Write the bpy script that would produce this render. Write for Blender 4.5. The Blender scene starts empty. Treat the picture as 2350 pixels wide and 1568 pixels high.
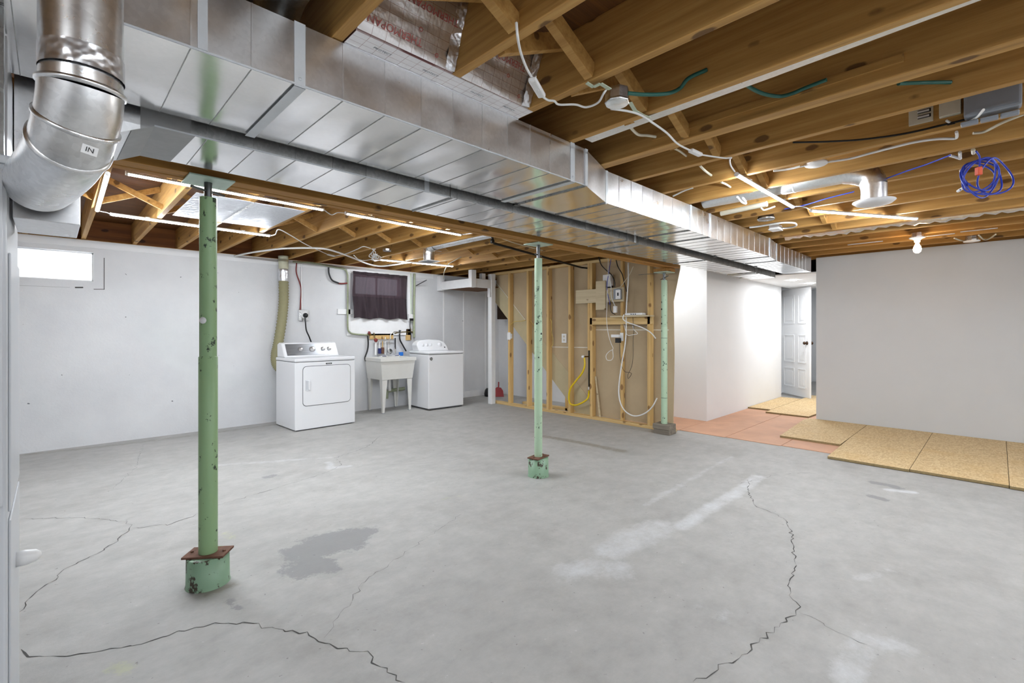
import bpy, math, random
import numpy as np
from mathutils import Vector, Matrix
R_ = random.Random(7)
S = bpy.context.scene
COL = S.collection

# ------------------------------------------------------------------ camera, world, exposure
CX, CY, FPX = 1175.0, 757.0, 1084.585          # principal point and focal length in photo pixels
YAW = math.radians(45.792)
H = 1.25
FW = Vector((math.cos(YAW), math.sin(YAW), 0)); RT = Vector((math.sin(YAW), -math.cos(YAW), 0))
cam = bpy.data.cameras.new('camera'); camo = bpy.data.objects.new('camera', cam); COL.objects.link(camo)
cam.sensor_width = 36; cam.lens = FPX / 2350 * 36
cam.shift_y = -(784 - CY) / 2350
cam.clip_start = 0.03; cam.clip_end = 100
camo.location = (0, 0, H); camo.rotation_euler = (math.pi / 2, 0, YAW - math.pi / 2)
S.camera = camo
w = bpy.data.worlds.new('world'); S.world = w; w.use_nodes = True
w.node_tree.nodes['Background'].inputs[0].default_value = (0.9, 0.95, 1, 1)
w.node_tree.nodes['Background'].inputs[1].default_value = 0.6
S.view_settings.view_transform = 'Standard'; S.view_settings.look = 'None'
S.view_settings.gamma = 1.0; S.view_settings.use_curve_mapping = False
S.view_settings.exposure = 0.47
TUBE_E = 185.0        # radiance of the LED tubes
BULB_E = 70.0
SPOT_E = 330.0
WIN_E = 2.2

# pixel -> point on a plane
def ray(x, y): return FW + RT * ((x - CX) / FPX) + Vector((0, 0, (CY - y) / FPX))
C0 = Vector((0, 0, H))
def Z(x, y, z=0.0): d = ray(x, y); return C0 + d * ((z - H) / d.z)
def X(x, y, v): d = ray(x, y); return C0 + d * (v / d.x)
def Y(x, y, v): d = ray(x, y); return C0 + d * (v / d.y)
def D(x, y, dep): return C0 + ray(x, y) * dep

# ------------------------------------------------------------------ material helpers
def lin(c):
    if isinstance(c, str):
        c = [int(c[i:i + 2], 16) / 255 for i in (0, 2, 4)]
        c = [v / 12.92 if v <= .04045 else ((v + .055) / 1.055) ** 2.4 for v in c]
    return (c[0], c[1], c[2], 1)
class NT:
    def __init__(s, name):
        s.m = bpy.data.materials.new(name); s.m.use_nodes = True
        s.t = s.m.node_tree; s.n = s.t.nodes; s.b = s.n['Principled BSDF']
    def node(s, typ, **kw):
        n = s.n.new(typ)
        for k, v in kw.items():
            if k.startswith('_'): setattr(n, k[1:], v)
            else:
                key = int(k[1:]) if k[0] == 'i' and k[1:].isdigit() else k
                n.inputs[key].default_value = v
        return n
    def link(s, a, b): s.t.links.new(a, b)
    def coord(s, scale=(1, 1, 1), rnd=True):
        tc = s.node('ShaderNodeTexCoord'); mp = s.node('ShaderNodeMapping'); mp.inputs['Scale'].default_value = scale
        if rnd:
            oi = s.node('ShaderNodeObjectInfo'); mu = s.node('ShaderNodeMath', _operation='MULTIPLY'); mu.inputs[1].default_value = 37.0
            s.link(oi.outputs['Random'], mu.inputs[0]); ad = s.node('ShaderNodeVectorMath', _operation='ADD')
            s.link(tc.outputs['Object'], ad.inputs[0]); s.link(mu.outputs[0], ad.inputs[1]); s.link(ad.outputs[0], mp.inputs[0])
        else: s.link(tc.outputs['Object'], mp.inputs[0])
        return mp.outputs[0]
    def noise(s, vec, scale, detail=4, rough=.6):
        n = s.node('ShaderNodeTexNoise'); n.inputs['Scale'].default_value = scale; n.inputs['Detail'].default_value = detail
        n.inputs['Roughness'].default_value = rough; s.link(vec, n.inputs['Vector']); return n.outputs['Fac']
    def ramp(s, fac, stops):
        r = s.node('ShaderNodeValToRGB'); e = r.color_ramp.elements
        while len(e) < len(stops): e.new(0.5)
        for i, (p, c) in enumerate(stops): e[i].position = p; e[i].color = lin(c)
        s.link(fac, r.inputs[0]); return r.outputs[0]
    def mix(s, fac, a, b, mode='MIX'):
        m = s.node('ShaderNodeMix', _data_type='RGBA', _blend_type=mode)
        for v, i in ((fac, 0), (a, 6), (b, 7)):
            if hasattr(v, 'is_output'): s.link(v, m.inputs[i])
            else: m.inputs[i].default_value = v if i == 0 else lin(v)
        return m.outputs[2]
    def math(s, op, a, b=None):
        m = s.node('ShaderNodeMath', _operation=op)
        for v, i in ((a, 0), (b, 1)):
            if v is None: continue
            if hasattr(v, 'is_output'): s.link(v, m.inputs[i])
            else: m.inputs[i].default_value = v
        return m.outputs[0]
    def bump(s, h, strength=.2, dist=.01):
        b = s.node('ShaderNodeBump'); b.inputs['Strength'].default_value = strength; b.inputs['Distance'].default_value = dist
        s.link(h, b.inputs['Height']); s.link(b.outputs[0], s.b.inputs['Normal'])
    def base(s, c):
        if hasattr(c, 'is_output'): s.link(c, s.b.inputs['Base Color'])
        else: s.b.inputs['Base Color'].default_value = lin(c)
    def set(s, rough=.5, metal=0, spec=None):
        s.b.inputs['Roughness'].default_value = rough; s.b.inputs['Metallic'].default_value = metal
        if spec is not None: s.b.inputs['Specular IOR Level'].default_value = spec
        return s.m
MATS = {}
def plain(name, c, rough=.5, metal=0, var=.06, scale=30, bump=0):
    if name in MATS: return MATS[name]
    t = NT(name); v = t.coord(); n = t.noise(v, scale, 3)
    c1 = lin(c); a = tuple(max(0, x * (1 - var)) for x in c1[:3]); b = tuple(min(1, x * (1 + var)) for x in c1[:3])
    t.base(t.ramp(n, [(.3, a), (.7, b)]))
    if bump: t.bump(n, bump, .004)
    MATS[name] = t.set(rough, metal); return t.m
def wood(name, dark, mid, light, axis, rough=.7, knots=True, knot_c='2a1406'):
    t = NT(name); sc = [14, 14, 14]; sc[axis] = .55
    v = t.coord(sc); n = t.noise(v, 2.2, 6, .65)
    v2 = t.coord((1, 1, 1)); big = t.noise(v2, 1.6, 2)
    c = t.ramp(n, [(.28, dark), (.5, mid), (.72, light)])
    c = t.mix(t.math('MULTIPLY', big, .5), c, mid)
    if knots:
        ks = [9.0, 9.0, 9.0]; ks[axis] = 4.2
        vv = t.coord(ks); vo = t.node('ShaderNodeTexVoronoi'); vo.inputs['Scale'].default_value = 1.0; t.link(vv, vo.inputs['Vector'])
        wn = t.math('ADD', vo.outputs['Distance'], t.math('MULTIPLY', t.noise(v2, 18, 2), .12))
        k = t.ramp(wn, [(.2, (1, 1, 1)), (.25, (0, 0, 0))])
        c = t.mix(t.math('MULTIPLY', k, .75), c, knot_c)
    t.base(c); t.bump(n, .25, .004)
    MATS[name] = t.set(rough); return t.m
def galv(name, c=(.72, .73, .74), rough=.25, spangle=.25, wav=.05, ws=3.0):
    t = NT(name); v = t.coord()
    vo = t.node('ShaderNodeTexVoronoi'); vo.inputs['Scale'].default_value = 90; t.link(v, vo.inputs['Vector'])
    n = t.noise(v, 7, 5)
    k = t.mix(.5, vo.outputs['Color'], n)
    a = tuple(x * (1 - spangle) for x in c); 
    t.base(t.ramp(k, [(.25, a), (.75, c)]))
    rr = t.node('ShaderNodeMapRange'); rr.inputs['To Min'].default_value = rough * .7; rr.inputs['To Max'].default_value = rough * 1.5
    t.link(n, rr.inputs[0]); t.link(rr.outputs[0], t.b.inputs['Roughness'])
    t.bump(t.noise(v, ws, 2), wav, .05)
    t.b.inputs['Metallic'].default_value = 1.0
    MATS[name] = t.m; return t.m
def emit(name, c, e):
    t = NT(name); t.base((0.8, 0.8, 0.8)); t.b.inputs['Emission Color'].default_value = lin(c); t.b.inputs['Emission Strength'].default_value = e
    MATS[name] = t.m; return t.m
def chipped(name, paint, under, amount=.36, scale=26, rough=.4):
    t = NT(name); v = t.coord((1, 1, .8)); n = t.noise(v, scale, 5, .7); n2 = t.noise(v, 4, 2)
    f = t.math('ADD', n, t.math('MULTIPLY', n2, .35))
    m = t.ramp(f, [(amount, (1, 1, 1)), (amount + .03, (0, 0, 0))])
    p = lin(paint)[:3]
    c = t.mix(n2, tuple(x * .9 for x in p), tuple(min(1, x * 1.1) for x in p))
    t.base(t.mix(m, c, under)); t.bump(m, -.15, .002)
    MATS[name] = t.set(rough); return t.m

# ------------------------------------------------------------------ mesh helpers
ORG = {}
class MB:
    def __init__(s): s.v = []; s.f = []; s.sm = []
    def add(s, vs, fs, smooth=False):
        o = len(s.v); s.v += [tuple(p) for p in vs]; s.f += [tuple(o + i for i in f) for f in fs]; s.sm += [smooth] * len(fs); return s
    def box(s, x0, x1, y0, y1, z0, z1):
        vs = [(x, y, z) for z in (z0, z1) for y in (y0, y1) for x in (x0, x1)]
        return s.add(vs, [(0, 2, 3, 1), (4, 5, 7, 6), (0, 1, 5, 4), (1, 3, 7, 5), (3, 2, 6, 7), (2, 0, 4, 6)])
    def obox(s, c, ax, ay, az):           # centre and three half-axis vectors
        c, ax, ay, az = map(Vector, (c, ax, ay, az))
        vs = [c + ax * i + ay * j + az * k for k in (-1, 1) for j in (-1, 1) for i in (-1, 1)]
        return s.add(vs, [(0, 2, 3, 1), (4, 5, 7, 6), (0, 1, 5, 4), (1, 3, 7, 5), (3, 2, 6, 7), (2, 0, 4, 6)])
    def bar(s, a, b, wd, th, up=(0, 0, 1)):   # rectangular bar from a to b: wd across, th along up
        a, b = Vector(a), Vector(b); d = (b - a); u = Vector(up); n = d.normalized(); u = (u - n * u.dot(n)).normalized(); c = n.cross(u)
        return s.obox((a + b) / 2, d / 2, c * wd / 2, u * th / 2)
    def prism(s, pts, ext):
        pts = [Vector(p) for p in pts]; ext = Vector(ext); n = len(pts)
        vs = pts + [p + ext for p in pts]
        fs = [tuple(range(n - 1, -1, -1)), tuple(range(n, 2 * n))] + [(i, (i + 1) % n, n + (i + 1) % n, n + i) for i in range(n)]
        return s.add(vs, fs)
    def tube(s, pts, r, n=10, cap=True, smooth=True):
        pts = [Vector(p) for p in pts]; rs = r if isinstance(r, (list, tuple)) else [r] * len(pts)
        rings = []; prev = None
        for i, p in enumerate(pts):
            t = (pts[min(i + 1, len(pts) - 1)] - pts[max(i - 1, 0)]).normalized()
            if prev is None:
                ref = Vector((0, 0, 1)) if abs(t.z) < .9 else Vector((1, 0, 0)); u = t.cross(ref).normalized()
            else: u = (prev - t * prev.dot(t)).normalized()
            prev = u; w_ = t.cross(u)
            rings.append([p + (u * math.cos(2 * math.pi * k / n) + w_ * math.sin(2 * math.pi * k / n)) * rs[i] for k in range(n)])
        vs = [q for rg in rings for q in rg]
        fs = [(i * n + k, i * n + (k + 1) % n, (i + 1) * n + (k + 1) % n, (i + 1) * n + k) for i in range(len(pts) - 1) for k in range(n)]
        s.add(vs, fs, smooth)
        if cap: s.add(rings[0], [tuple(range(n))]); s.add(rings[-1], [tuple(range(n - 1, -1, -1))])
        return s
    def lathe(s, c, prof, axis=(0, 0, 1), n=24, smooth=True):   # prof: (radius, height) pairs
        c = Vector(c); a = Vector(axis).normalized(); ref = Vector((0, 0, 1)) if abs(a.z) < .9 else Vector((1, 0, 0))
        u = a.cross(ref).normalized(); v_ = a.cross(u)
        vs = []; m = len(prof)
        for r, h in prof:
            for k in range(n):
                t = 2 * math.pi * k / n; vs.append(c + a * h + (u * math.cos(t) + v_ * math.sin(t)) * max(r, 1e-5))
        fs = [(i * n + k, i * n + (k + 1) % n, (i + 1) * n + (k + 1) % n, (i + 1) * n + k) for i in range(m - 1) for k in range(n)]
        return s.add(vs, fs, smooth)
    def sheet(s, p00, p10, p11, p01, nx, ny, fn=None, th=.0015):   # curved sheet with thickness
        p00, p10, p11, p01 = map(Vector, (p00, p10, p11, p01)); nn = (p10 - p00).cross(p01 - p00).normalized()
        g = []
        for j in range(ny + 1):
            for i in range(nx + 1):
                a, b = i / nx, j / ny
                p = p00.lerp(p10, a).lerp(p01.lerp(p11, a), b)
                g.append(p + nn * (fn(a, b) if fn else 0))
        k = len(g); vs = g + [p - nn * th for p in g]; W = nx + 1; fs = []
        for j in range(ny):
            for i in range(nx):
                q = (j * W + i, j * W + i + 1, (j + 1) * W + i + 1, (j + 1) * W + i); fs.append(q); fs.append(tuple(k + x for x in reversed(q)))
        rim = [i for i in range(W)] + [j * W + nx for j in range(1, ny + 1)] + [ny * W + i for i in range(nx - 1, -1, -1)] + [j * W for j in range(ny - 1, 0, -1)]
        s.add(vs, fs, True)
        n_ = len(rim); s.add([vs[i] for i in rim] + [vs[k + i] for i in rim], [((i + 1) % n_, i, n_ + i, n_ + (i + 1) % n_) for i in range(n_)], False)
        return s
    def mesh(s, name, off=(0, 0, 0)):
        o = Vector(off); me = bpy.data.meshes.new(name)
        me.from_pydata([(x - o.x, y - o.y, z - o.z) for x, y, z in s.v], [], s.f)
        me.polygons.foreach_set('use_smooth', s.sm); me.update(); return me
    def build(s, name, m, parent=None, bevel=0, org=None):
        if parent is not None: off = ORG[parent.name]
        elif org is not None: off = Vector(org)
        else:
            a = np.array(s.v); off = Vector(((a[:, 0].min() + a[:, 0].max()) / 2, (a[:, 1].min() + a[:, 1].max()) / 2, a[:, 2].min()))
        me = s.mesh(name, off); o = bpy.data.objects.new(name, me); COL.objects.link(o)
        if m is not None: me.materials.append(MATS[m] if isinstance(m, str) else m)
        if parent is not None: o.parent = parent
        else: o.location = off
        ORG[o.name] = Vector(off)
        if bevel:
            b = o.modifiers.new('bevel', 'BEVEL'); b.width = bevel; b.segments = 2; b.limit_method = 'ANGLE'; b.harden_normals = False
        return o
def tag(o, label, cat, group=None):
    o['label'] = label; o['category'] = cat
    if group: o['group'] = group
    return o
def thing(name, label, cat, loc, group=None):
    o = bpy.data.objects.new(name, None); COL.objects.link(o); o.location = loc; o.empty_display_size = .1; ORG[o.name] = Vector(loc)
    return tag(o, label, cat, group)
def struct(o): o['kind'] = 'structure'; return o
def spline(pts, k=8):
    P = [Vector(p) for p in pts]; P = [P[0] * 2 - P[1]] + P + [P[-1] * 2 - P[-2]]; out = []
    for i in range(1, len(P) - 2):
        for j in range(k):
            t = j / k; a, b, c, d = P[i - 1], P[i], P[i + 1], P[i + 2]
            out.append(.5 * ((2 * b) + (c - a) * t + (2 * a - 5 * b + 4 * c - d) * t * t + (3 * b - a - 3 * c + d) * t ** 3))
    out.append(P[-2]); return out
def cable(name, pts, r, m, label=None, cat='cable', parent=None, group=None, k=8, n=8):
    o = MB().tube(spline(pts, k), r, n).build(name, m, parent)
    if label: tag(o, label, cat, group)
    return o
def textmesh(name, txt, size, m, parent, o, ux, uy, lift=.0006, thick=.0004, align='CENTER'):
    cu = bpy.data.curves.new('t', 'FONT'); cu.body = txt; cu.size = size; cu.align_x = align; cu.align_y = 'CENTER'; cu.resolution_u = 2
    to = bpy.data.objects.new('t', cu); COL.objects.link(to); dg = bpy.context.evaluated_depsgraph_get(); dg.update()
    me = bpy.data.meshes.new_from_object(to.evaluated_get(dg)); bpy.data.objects.remove(to)
    ux = Vector(ux).normalized(); uy = Vector(uy).normalized(); nz = ux.cross(uy); o = Vector(o); off = ORG[parent.name]
    for v in me.vertices: v.co = o + ux * v.co.x + uy * v.co.y + nz * lift - off
    me.materials.clear(); me.materials.append(MATS[m]); ob = bpy.data.objects.new(name, me); COL.objects.link(ob); ob.parent = parent; ORG[ob.name] = Vector(off); return ob

# ------------------------------------------------------------------ materials
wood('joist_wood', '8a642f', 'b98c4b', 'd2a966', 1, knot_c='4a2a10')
wood('beam_wood', '80561f', 'a87836', 'c08e46', 0)
wood('stud_wood', 'ba9456', 'd4b074', 'e2c389', 2, knot_c='6b3f17')
wood('plate_wood', 'b9945a', 'd4b47c', 'e2c793', 1, knot_c='6b3f17')
wood('pale_board', 'b8a684', 'cdbd9c', 'd9caad', 1, knot_c='6d4b2a')
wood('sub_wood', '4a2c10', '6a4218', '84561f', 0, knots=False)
wood('rim_wood', '5a3011', '7e4a1c', '97602a', 0)
wood('grey_block', '5e554b', '80776a', '9a9184', 1, knots=False)
plain('wall_white', 'e2e3e5', .6, 0, .02, 5, .05)
plain('wall_grey', 'cdd0d3', .6, 0, .015, 3)
plain('hall_white', 'ebedef', .6, 0, .012, 3)
plain('paint_white', 'e9e9ea', .45, 0, .03, 9)
plain('tan_board', 'b8a485', .8, 0, .05, 4)
plain('tan_light', 'b9ac8b', .8, 0, .05, 6)
plain('mud_line', 'd6cfbf', .8, 0, .05, 20)
plain('appliance_white', 'eaebee', .22, 0, .006, 4)
plain('appliance_trim', 'c9ccd1', .3, 0, .02, 4)
plain('tub_plastic', 'dcdbd6', .4, 0, .03, 5)
plain('seam_dark', '4a4c50', .6)
plain('black_plastic', '121316', .4)
plain('black_iron', '16130f', .45, .4)
plain('cord_white', 'e8e8e6', .4, 0, .02)
plain('cable_cream', 'd9d2bd', .5, 0, .05)
plain('cable_green', '1f5c50', .45)
plain('cable_blue', '2a3fae', .4)
plain('cable_red', '7c2b2a', .5)
plain('wire_yellow', 'c9ad5a', .5)
plain('tie_orange', 'd9532c', .5)
plain('gas_yellow', 'e0bf12', .35)
plain('plastic_white', 'ececec', .35, 0, .02)
plain('plastic_grey', '8a9098', .4, 0, .04)
plain('plastic_beige', 'cfc9b6', .5, 0, .03)
plain('chrome', 'e4e4e4', .3, 1)
plain('steel_dark', '6d6f70', .35, 1)
plain('brass', '8a6a2e', .35, 1)
plain('knob_bronze', '4a382b', .3, .8)
plain('red_plastic', '8f1d24', .4)
plain('blue_plastic', '1f74d2', .4)
plain('navy_plastic', '1d2a66', .4)
plain('rust', '6b4a3a', .8, .2, .25, 40, .3)
plain('crack', '4c4b49', .9)
plain('terracotta', 'c99a7c', .6, 0, .09, 4, .05)
plain('hose_olive', '908b68', .6, 0, .05)
plain('hose_pale', 'c3c2ab', .6, 0, .05)
plain('conduit_green', '99a084', .45, 0, .12, 30)
plain('conduit_pale', 'bfcbb4', .45, 0, .08, 30)
plain('pipe_copper', '7a6a44', .4, .6, .2, 30)
plain('gap_shade', '2e1d10', .9)
chipped('post_green', '8cab7e', '2e3d2c', .545, 24)
chipped('post_mint', 'adc6a9', '20352a', .535, 26)
chipped('base_green', '86a68a', '3b3224', .57, 18)
plain('plate_mint', 'b9cfc0', .4, 0, .04)
galv('galvanized')
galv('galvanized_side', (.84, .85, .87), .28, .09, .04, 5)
galv('galvanized_strip', (.50, .51, .51), .42, .25, .05, 5)
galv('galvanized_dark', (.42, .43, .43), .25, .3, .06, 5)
galv('galvanized_blue', (.68, .71, .79), .32, .25, .08, 9)
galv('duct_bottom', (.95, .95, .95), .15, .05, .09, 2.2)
galv('pipe_metal', (.90, .91, .92), .27, .15, .06, 4)
galv('foil', (.82, .83, .86), .3, .1, .22, 22)
galv('foil_dull', (.66, .68, .72), .5, .1, .2, 22)
galv('tin', (.80, .82, .81), .38, .1, .1, 6)
plain('tape_grey', 'a5a6a7', .55, .3, .06, 20)
plain('strap_metal', 'd3d8dd', .4, .25, .03)
emit('tube_light', (.89, .945, 1), TUBE_E)
emit('bulb_glow', (1, .62, .28), BULB_E)
emit('spot_glow', (.97, .98, 1), SPOT_E)
emit('pane_glow', (.92, .96, 1), WIN_E)
emit('pane_glow_dim', (.80, .86, .98), WIN_E * .42)
# osb
t = NT('osb'); v = t.coord((1, 1, 1)); vo = t.node('ShaderNodeTexVoronoi'); vo.inputs['Scale'].default_value = 1
mp = t.coord((30, 90, 30)); t.link(t.mix(.25, mp, t.noise(v, 6, 2), 'ADD'), vo.inputs['Vector'])
c = t.ramp(vo.outputs['Color'], [(.1, 'c0a276'), (.5, 'd0b487'), (.9, 'dcc598')])
big = t.noise(v, 2.5, 3); c = t.mix(t.ramp(big, [(.5, (0, 0, 0)), (.75, (.35, .35, .35))]), c, 'cfa766')
t.base(c); MATS['osb'] = t.set(.7)
plain('osb_edge', '8d7a55', .8, 0, .2, 60)
# foil board with red scrim print
t = NT('foil_board'); v = t.coord((1, 1, 1), False)
n = t.noise(v, 5, 3); tc = t.node('ShaderNodeTexCoord')
br = t.node('ShaderNodeTexBrick'); br.offset = 0; br.inputs['Scale'].default_value = 1; br.inputs['Mortar Size'].default_value = .0007
br.inputs['Brick Width'].default_value = .05; br.inputs['Row Height'].default_value = .03; br.inputs['Mortar Smooth'].default_value = .3
uv = t.node('ShaderNodeUVMap'); uv.uv_map = 'uv'; t.link(uv.outputs[0], br.inputs['Vector'])
c = t.mix(br.outputs['Fac'], (.86, .84, .84), (.40, .26, .25)); t.base(c)
t.bump(t.noise(v, 14, 3), .22, .02); t.b.inputs['Metallic'].default_value = .85; MATS['foil_board'] = t.set(.3, .85)
plain('print_red', 'b9625f', .5)
plain('print_grey', '6f7680', .5)
# curtain
t = NT('curtain'); v = t.coord((90, 90, 4)); n = t.noise(v, 3, 2); col = t.ramp(n, [(.3, '30242a'), (.7, '3e3037')])
t.base(col); t.set(.9)
tr = t.node('ShaderNodeBsdfTranslucent'); tr.inputs[0].default_value = lin('8a6f76'); mx = t.node('ShaderNodeMixShader'); mx.inputs[0].default_value = .3
tp = t.node('ShaderNodeBsdfTransparent'); mx2 = t.node('ShaderNodeMixShader'); mx2.inputs[0].default_value = .05
out = t.n['Material Output']; t.link(t.b.outputs[0], mx.inputs[1]); t.link(tr.outputs[0], mx.inputs[2]); t.link(mx.outputs[0], mx2.inputs[1]); t.link(tp.outputs[0], mx2.inputs[2]); t.link(mx2.outputs[0], out.inputs[0])
MATS['curtain'] = t.m
plain('curtain_hem', '33272d', .9)
# glass
t = NT('bulb_glass'); t.base((1, .9, .75)); t.b.inputs['Emission Color'].default_value = lin((1, .66, .34)); t.b.inputs['Emission Strength'].default_value = BULB_E; MATS['bulb_glass'] = t.set(.3)
# painted block wall with pits
t = NT('block_wall'); v = t.coord((1, 1, 1), False); n = t.noise(v, 2.2, 5); f = t.noise(v, 55, 3)
pit = t.noise(v, 21, 2, .4)
c = t.ramp(n, [(.3, 'cfd0d3'), (.7, 'dadbdd')]); c = t.mix(t.ramp(pit, [(.2, (1, 1, 1)), (.235, (0, 0, 0))]), c, '6e7075')
t.base(c); t.bump(t.math('ADD', f, t.math('MULTIPLY', n, 2)), .16, .01); MATS['block_wall'] = t.set(.55)
# concrete floor: stain masks come as mesh attributes
t = NT('concrete'); v = t.coord((1, 1, 1), False); n1 = t.noise(v, .9, 5, .6); n2 = t.noise(v, 6, 6, .7); n3 = t.noise(t.coord((2, 3.2, 1), False), 3.2, 6, .75); fine = t.noise(v, 70, 3)
c = t.ramp(n1, [(.3, '989794'), (.7, 'b3b2af')])
c = t.mix(.35, c, t.ramp(n2, [(.3, '84837f'), (.7, 'bfbdba')]))
c = t.mix(.3, c, t.ramp(n3, [(.3, '949390'), (.65, 'bab8b5')]))
c = t.mix(t.ramp(t.noise(v, 24, 3, .8), [(.70, (0, 0, 0)), (.74, (.5, .5, .5))]), c, 'd0d0d0')
c = t.mix(t.ramp(t.noise(v, 17, 4, .8), [(.24, (.5, .5, .5)), (.29, (0, 0, 0))]), c, '6f6e6c')
c = t.mix(t.ramp(t.noise(v, 1.7, 6, .75), [(.52, (0, 0, 0)), (.72, (.45, .45, .45))]), c, '8b8882')
c = t.mix(t.ramp(t.noise(v, 38, 2, .5), [(.72, (0, 0, 0)), (.76, (.6, .6, .6))]), c, '65625e')
def stain(att, lo, hi, col, k, ns):
    global c
    a = t.node('ShaderNodeAttribute'); a.attribute_name = att
    s_ = t.math('ADD', a.outputs['Fac'], t.math('MULTIPLY', t.math('SUBTRACT', t.noise(v, ns, 6, .8), .5), 1.5))
    m = t.ramp(s_, [(lo, (0, 0, 0)), (hi, (k, k, k))]); c = t.mix(m, c, col)
stain('dark', .42, .58, '838384', .75, 11)
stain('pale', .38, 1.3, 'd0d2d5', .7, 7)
stain('brown', .4, .8, '77705f', .6, 12)
stain('green', .6, .9, 'b3b98c', .5, 24)
t.base(c); t.bump(t.math('ADD', fine, t.math('MULTIPLY', n2, 2)), .08, .01)
MATS['concrete'] = t.set(.55, 0, .35)

# ================================================================== STRUCTURE
ZJ, ZT, YW = 2.225, 2.46, 6.85
XL, XR, YF = -2.6, 13.2, -4.2
# ---- floor with stain masks
xs = np.concatenate([[XL], np.arange(-.6, 8.0, .02), [XR]]); ys = np.concatenate([[YF], np.arange(-1.5, 6.98, .02), [7.1]])
gx, gy = np.meshgrid(xs, ys); nxg, nyg = len(xs), len(ys)
def seg_dist(pts):
    d = np.full(gx.shape, 1e9)
    for a, b in zip(pts[:-1], pts[1:]):
        abx, aby = b[0] - a[0], b[1] - a[1]; L = abx * abx + aby * aby + 1e-12
        tt = np.clip(((gx - a[0]) * abx + (gy - a[1]) * aby) / L, 0, 1)
        d = np.minimum(d, np.hypot(gx - a[0] - tt * abx, gy - a[1] - tt * aby))
    return d
def stroke(pix, wd, soft, val=1.0): return val * np.clip(1 - (seg_dist([Z(*p) for p in pix]) - wd / 2) / soft, 0, 1)
def patch(pix, soft, val=1.0):
    P = [Z(*p) for p in pix]; ins = np.zeros(gx.shape, bool)
    for a, b in zip(P, P[1:] + P[:1]):
        cond = ((a.y > gy) != (b.y > gy)); ins ^= cond & (gx < (b.x - a.x) * (gy - a.y) / (b.y - a.y + 1e-12) + a.x)
    d = seg_dist(P + P[:1]); return val * np.clip(.5 + np.where(ins, d, -d) / soft, 0, 1)
dark = patch([(635, 1272), (690, 1245), (755, 1222), (800, 1215), (830, 1210), (868, 1210), (862, 1228), (835, 1240), (835, 1258), (770, 1270), (750, 1280), (778, 1295), (770, 1310), (740, 1318), (705, 1330), (660, 1322), (645, 1308), (668, 1285)], .22, 1.0)
dark = np.maximum(dark, patch([(515, 1380), (540, 1370), (545, 1378), (535, 1385), (570, 1398), (550, 1402), (520, 1390)], .05, .85))
dark = np.maximum(dark, stroke([(2005, 1108), (2035, 1113), (2060, 1120)], .05, .05, .75))
dark = np.maximum(dark, stroke([(2005, 1140), (2025, 1146)], .05, .05, .7))
dark = np.maximum(dark, stroke([(612, 1095), (628, 1092)], .06, .05, .6))
wallshade = np.maximum(0, 0)
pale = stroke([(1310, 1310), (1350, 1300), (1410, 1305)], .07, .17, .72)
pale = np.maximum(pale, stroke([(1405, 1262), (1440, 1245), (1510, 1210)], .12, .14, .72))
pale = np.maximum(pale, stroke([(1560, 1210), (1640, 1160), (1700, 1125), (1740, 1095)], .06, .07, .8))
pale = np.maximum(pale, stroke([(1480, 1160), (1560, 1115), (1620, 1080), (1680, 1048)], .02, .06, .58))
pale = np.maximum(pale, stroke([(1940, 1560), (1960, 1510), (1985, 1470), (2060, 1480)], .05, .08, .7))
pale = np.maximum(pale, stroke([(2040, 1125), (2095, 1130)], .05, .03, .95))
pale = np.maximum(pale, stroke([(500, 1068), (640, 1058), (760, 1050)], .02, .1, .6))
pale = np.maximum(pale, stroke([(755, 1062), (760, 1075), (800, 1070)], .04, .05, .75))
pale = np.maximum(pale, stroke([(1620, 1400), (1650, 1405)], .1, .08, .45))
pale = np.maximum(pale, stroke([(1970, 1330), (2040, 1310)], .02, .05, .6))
brown = stroke([(1250, 1002), (1310, 1012), (1360, 1022), (1430, 1036)], .05, .1, .8)
brown = np.maximum(brown, stroke([(45, 1046), (300, 1018), (640, 974), (850, 945), (1120, 905)], .02, .16, .62))
brown = np.maximum(brown, stroke([(1131, 930), (1546, 1000)], .02, .1, .5))
brown = np.maximum(brown, stroke([(435, 1350), (480, 1362), (527, 1345)], .03, .06, .7))
green = np.maximum(stroke([(265, 1530), (290, 1535)], .05, .05, .8), stroke([(520, 1225), (530, 1235)], .05, .05, .7))
green = np.maximum(green, stroke([(1020, 1145), (1055, 1140)], .04, .05, .65))
idx = np.arange(nxg * nyg).reshape(nyg, nxg)
quads = np.stack([idx[:-1, :-1], idx[:-1, 1:], idx[1:, 1:], idx[1:, :-1]], -1).reshape(-1, 4)
fm = bpy.data.meshes.new('floor'); fm.vertices.add(nxg * nyg); fm.vertices.foreach_set('co', np.stack([gx, gy, np.zeros_like(gx)], -1).ravel())
fm.loops.add(quads.size); fm.loops.foreach_set('vertex_index', quads.ravel()); fm.polygons.add(len(quads)); fm.polygons.foreach_set('loop_start', np.arange(len(quads)) * 4); fm.update(calc_edges=True)
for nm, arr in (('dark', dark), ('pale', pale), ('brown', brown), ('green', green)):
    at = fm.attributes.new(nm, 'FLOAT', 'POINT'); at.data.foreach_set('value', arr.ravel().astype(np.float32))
fm.materials.append(MATS['concrete']); floor = struct(bpy.data.objects.new('floor', fm)); COL.objects.link(floor); ORG['floor'] = Vector((0, 0, 0))
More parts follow.
